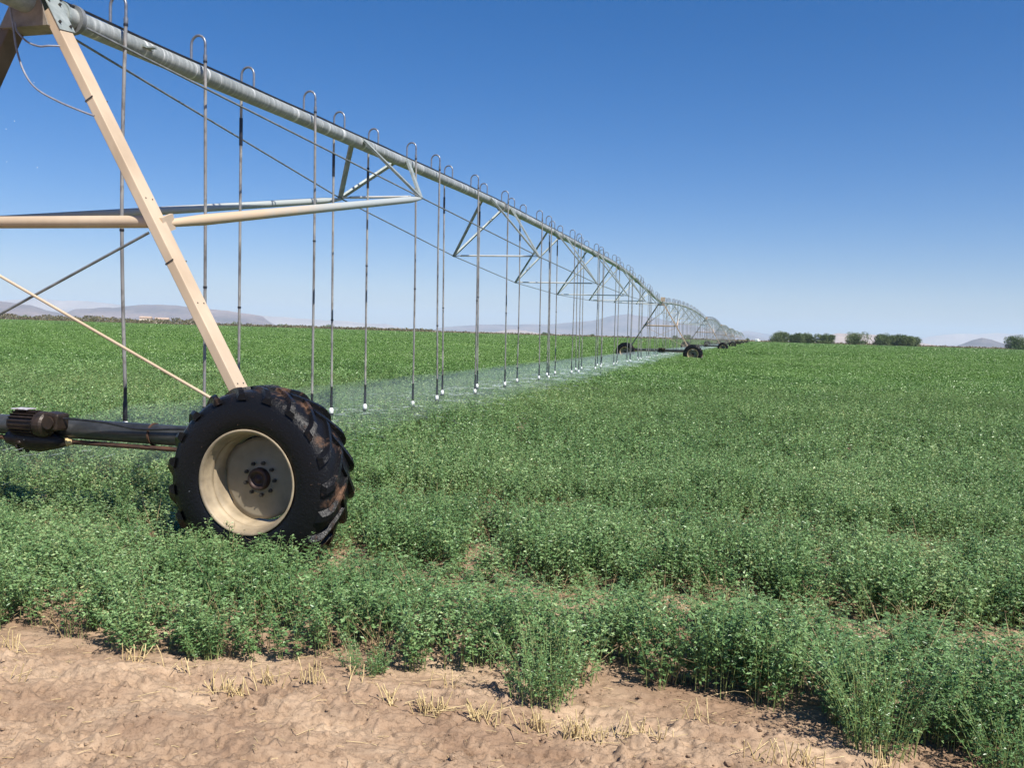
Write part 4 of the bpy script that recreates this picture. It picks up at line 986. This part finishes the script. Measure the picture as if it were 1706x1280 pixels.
bush(1245, 680, 5*K, 7*K, 13, 'tiny narrow bush left of the white van', n=250)
bush(907, 668, 10*K, 6*K, 15, 'tiny bush between the dense drop hoses at mid field edge', n=300)
bush(986, 668, 9*K, 5*K, 16, 'small flat bush behind the middle drop hoses', n=300)
bush(43, 655, 14*K, 10*K, 17, 'bush standing out of the scrub left of the crossing rods', n=500, m='treeleaf')
bush(95, 660, 16*K, 8*K, 18, 'broad low bush in the scrub right of the crossing rods', n=450, m='treeleaf')
bush(155, 655, 12*K, 9*K, 19, 'bush in the scrub left of the first drop hose', n=450, m='treeleaf')
bush(398, 690, 30*K, 9*K, 20, 'low dark bush line behind the third drop hose', n=600, m='treeleaf')
bush(545, 690, 26*K, 8*K, 21, 'dark low bush behind the fifth drop hose', n=600, m='treeleaf')
bush(470, 700, 22*K, 7*K, 22, 'small dark bush between the third and fourth drop hoses', n=500, m='treeleaf')
bush(620, 700, 24*K, 6*K, 23, 'small dark bush right of the sixth drop hose', n=500, m='treeleaf')
# continuous scrub line
rs_ = np.random.default_rng(41); P = []; T = []; Ls = []
def scrubline(px0, px1, hpx, n, dist, dens_seed):
    for k in range(n):
        px = rs_.uniform(px0, px1); r = ray(px, 560); y = dist+rs_.uniform(0, 40); x = r.x/r.y*y
        h = hpx*K*(0.55+0.7*float(vn(px, 0.0, 9, dens_seed)))*rs_.uniform(0, 1)
        P.append((x, y, h)); Ls.append(rs_.uniform(0.5, 1.5))
scrubline(-120, 340, 9.0, 9500, 622, 1); scrubline(330, 720, 5.0, 6500, 628, 2); scrubline(700, 1290, 2.4, 4500, 640, 3); scrubline(1290, 1800, 2.4, 4000, 650, 4)
P = np.array(P); n = len(P); v, f = leaflets(P, rs_.normal(0, 1, (n, 3))+np.array([0, 0, 0.5]), np.array(Ls), np.array(Ls)*0.8, rs_)
me = npmesh('desert_scrub', v, f, M['scrub']); a = me.attributes.new('tone', 'FLOAT', 'POINT'); a.data.foreach_set('value', np.repeat(rs_.uniform(0, 0.9, n), 4).astype(np.float32))
tag(put(me, 'desert_scrub'), 'brownish dry scrub lining the far edge of the field', 'scrub', kind='stuff')
M['wallpaint'] = simple('pale_wall', (0.62, 0.54, 0.44), (0.74, 0.66, 0.56), 0.5, 0.8, 0, 0)
M['roof'] = simple('tan_roof', (0.36, 0.27, 0.20), (0.50, 0.38, 0.30), 0.6, 0.8, 0, 0)
M['glassdark'] = simple('dark_glass', (0.02, 0.025, 0.03), (0.05, 0.055, 0.06), 1, 0.15, 0, 0)
M['vanpaint'] = simple('white_van_paint', (0.80, 0.80, 0.79), (0.88, 0.88, 0.87), 1, 0.3, 0, 0)
def house(px, dist, w, h, label):
    r = ray(px, 535); x = r.x/r.y*dist; e = empty('farm_house', (x, dist, -0.6), 0.2, label, 'house', 'pale houses beyond the scrub')
    mb = MB(); mb.box((0, 0, h*0.5), w, 8, h); mb.build('wall', M['wallpaint'], e)
    mb = MB(); q = w/2+0.5; mb.add([(-q, -4.6, h), (q, -4.6, h), (q, 4.6, h), (-q, 4.6, h), (-q+0.3, 0, h+1.5), (q-0.3, 0, h+1.5)], [(0, 1, 5, 4), (2, 3, 4, 5), (1, 2, 5), (3, 0, 4), (3, 2, 1, 0)]); mb.build('roof', M['roof'], e)
    for k in range(3):
        mb = MB(); mb.box((-w*0.3+k*w*0.3, -4.02, h*0.55), 1.2, 0.08, 1.2); mb.build('window', M['glassdark'], e)
    mb = MB(); mb.box((w*0.14, -4.02, h*0.35), 1.0, 0.08, h*0.7); mb.build('door', M['bark'], e)
house(243, 760, 9, 5.6, 'pale low house behind the scrub, just right of the first drop hose')
house(270, 770, 11, 5.0, 'longer pale house behind the scrub, left of the beige leg')
house(325, 800, 7, 4.8, 'small pale house behind the scrub by the second drop hose')
r = ray(1262, 571); vd = 600.0; van = empty('parked_van', (r.x/r.y*vd, vd, 0.45), 0.9, 'small white van parked at the far field edge, left of the trees', 'van')
mb = MB()
sec = [(-2.2, 0.5), (2.1, 0.5), (2.2, 1.0), (1.9, 1.25), (1.3, 1.35), (0.75, 2.0), (-1.9, 2.05), (-2.2, 1.8)]
nn = len(sec); vs = [(x, -0.9, z) for x, z in sec]+[(x, 0.9, z) for x, z in sec]
mb.add(vs, [tuple(range(nn-1, -1, -1)), tuple(range(nn, 2*nn))]+[(k, (k+1) % nn, nn+(k+1) % nn, nn+k) for k in range(nn)]); bd = mb.build('body', M['vanpaint'], van)
mb = MB(); mb.add([(1.32, -0.8, 1.38), (1.32, 0.8, 1.38), (0.80, 0.78, 1.98), (0.80, -0.78, 1.98)], [(0, 1, 2, 3)]); mb.build('windscreen', M['glassdark'], van)
for s in (1, -1):
    mb = MB(); mb.box((0.35, s*0.91, 1.6), 1.0, 0.02, 0.5); mb.build('side_window', M['glassdark'], van)
    for x in (-1.4, 1.35): mb = MB(); mb.tube([(x, s*0.72, 0.35), (x, s*0.93, 0.35)], 0.35, 16); mb.build('wheel', M['black'], van)

# ------------------------------------------------------------------ mountains
def hill_mat(name, c1, c2, sc):
    m, nt, b = mat(name); geo = nt.nodes.new('ShaderNodeNewGeometry')
    n = N(nt, 'ShaderNodeTexNoise', i_Scale=sc, i_Detail=8.0, i_Roughness=0.62); nt.links.new(geo.outputs['Position'], n.inputs['Vector'])
    r = ramp(nt, n.outputs[0], [(0.35, c1), (0.65, c2)]); nt.links.new(r.outputs[0], b.inputs['Base Color']); b.inputs['Roughness'].default_value = 1; return m
HM = {'brown': hill_mat('bare_rock_brown', (0.09, 0.06, 0.06), (0.25, 0.17, 0.145), 0.0015), 'tan': hill_mat('bare_rock_tan', (0.30, 0.21, 0.16), (0.46, 0.34, 0.26), 0.0012), 'dark': hill_mat('bare_rock_dark', (0.08, 0.065, 0.07), (0.15, 0.12, 0.12), 0.002)}
def hills(pts, dist, m, seed, depth=0.28, amp=1.0):
    px = np.linspace(pts[0][0], pts[-1][0], 260); py = np.interp(px, [p[0] for p in pts], [p[1] for p in pts])
    py = py + amp*(fbm(px, px*0, 38, 4, seed)-0.5)*3.2
    rows = np.linspace(-1, 1, 34); V = []
    for x_, y_ in zip(px, py):
        r = ray(x_, y_); k = dist/r.y; X_ = r.x*k; Z_ = max(5.0, CAMH+r.z*k)
        V.append((X_, Z_))
    V = np.array(V); XX = np.zeros((34, 260)); YY = XX*0; ZZ = XX*0
    for j, q in enumerate(rows):
        yy = dist*(1+q*depth*0.5); XX[j] = V[:, 0]*(yy/dist); YY[j] = yy
        rg = np.abs(fbm(V[:, 0], np.full(260, yy*1.3), dist*0.035, 4, seed+5)-0.5)*2
        prof_ = (1-abs(q))**1.15; ero = 1-(1-prof_)*0.75*rg*1.6*(prof_ > 0)
        ZZ[j] = np.clip(V[:, 1]*prof_*ero*(yy/dist if q > 0 else 1), -3, None)
        if abs(q) > 0.999: ZZ[j] = -3
    edge = np.clip(np.minimum(np.arange(260), 259-np.arange(260))/18, 0, 1); ZZ = np.where(ZZ > 0, ZZ*edge, ZZ)-1
    idx = np.arange(34*260).reshape(34, 260); Fq = np.stack([idx[:-1, :-1], idx[:-1, 1:], idx[1:, 1:], idx[1:, :-1]], -1).reshape(-1, 4)
    tag(put(npmesh('hills', np.stack([XX.ravel(), YY.ravel(), ZZ.ravel()], -1), Fq, HM[m], True), 'hills'), kind='structure')
hills([(-260, 500), (-60, 497), (0, 501), (50, 507), (80, 517), (110, 523), (160, 530)], 9000, 'brown', 1)
hills([(85, 533), (125, 515), (165, 511), (190, 512), (230, 506), (262, 507), (290, 507), (330, 512), (380, 518), (430, 525), (465, 536)], 10500, 'brown', 2)
hills([(-120, 500), (20, 499), (70, 496), (105, 501), (150, 500), (190, 506), (240, 512), (300, 518), (420, 524), (560, 534), (700, 544)], 20000, 'tan', 3, 0.2)
hills([(690, 556), (740, 545), (800, 540), (860, 541), (930, 539), (985, 533), (1020, 525), (1050, 522), (1085, 527), (1120, 535), (1180, 546), (1230, 556), (1300, 562)], 17000, 'brown', 4, 0.22)
hills([(790, 560), (830, 552), (850, 549), (875, 551), (905, 556), (940, 562)], 12000, 'tan', 5)
hills([(1190, 562), (1225, 552), (1250, 551), (1280, 556), (1330, 560), (1400, 562), (1480, 566)], 22000, 'brown', 6, 0.2)
hills([(1360, 574), (1380, 558), (1395, 554), (1420, 556), (1455, 557), (1490, 563), (1530, 570), (1580, 578)], 9500, 'tan', 7)
hills([(1500, 572), (1540, 562), (1590, 556), (1630, 555), (1660, 553), (1700, 556), (1760, 553), (1900, 560)], 22000, 'tan', 8, 0.2)
hills([(1575, 581), (1600, 574), (1620, 566), (1636, 562), (1652, 565), (1675, 573), (1695, 581)], 7500, 'dark', 9, 0.12, 0.4)

# ------------------------------------------------------------------ haze
hm = bpy.data.materials.new('haze'); hm.use_nodes = True; nt = hm.node_tree; nt.nodes.remove(nt.nodes['Principled BSDF'])
pv = nt.nodes.new('ShaderNodeVolumePrincipled'); pv.inputs['Color'].default_value = (0.60, 0.81, 1.0, 1); pv.inputs['Density'].default_value = 5.5e-5; pv.inputs['Anisotropy'].default_value = 0.0
nt.links.new(pv.outputs[0], nt.nodes['Material Output'].inputs['Volume'])
mb = MB(); z0, z1 = -4.5, 600; a_, b_, c_, e_ = -29500, 29500, -2000, 29500
mb.add([(a_, c_, z0), (b_, c_, z0), (b_, e_, z0), (a_, e_, z0), (a_, c_, z1), (b_, c_, z1), (b_, e_, z1), (a_, e_, z1)], [(3, 2, 1, 0), (4, 5, 6, 7), (0, 1, 5, 4), (1, 2, 6, 5), (2, 3, 7, 6), (3, 0, 4, 7)])
tag(mb.build('haze', hm), 'thin pale haze over the whole valley', 'haze', kind='stuff')
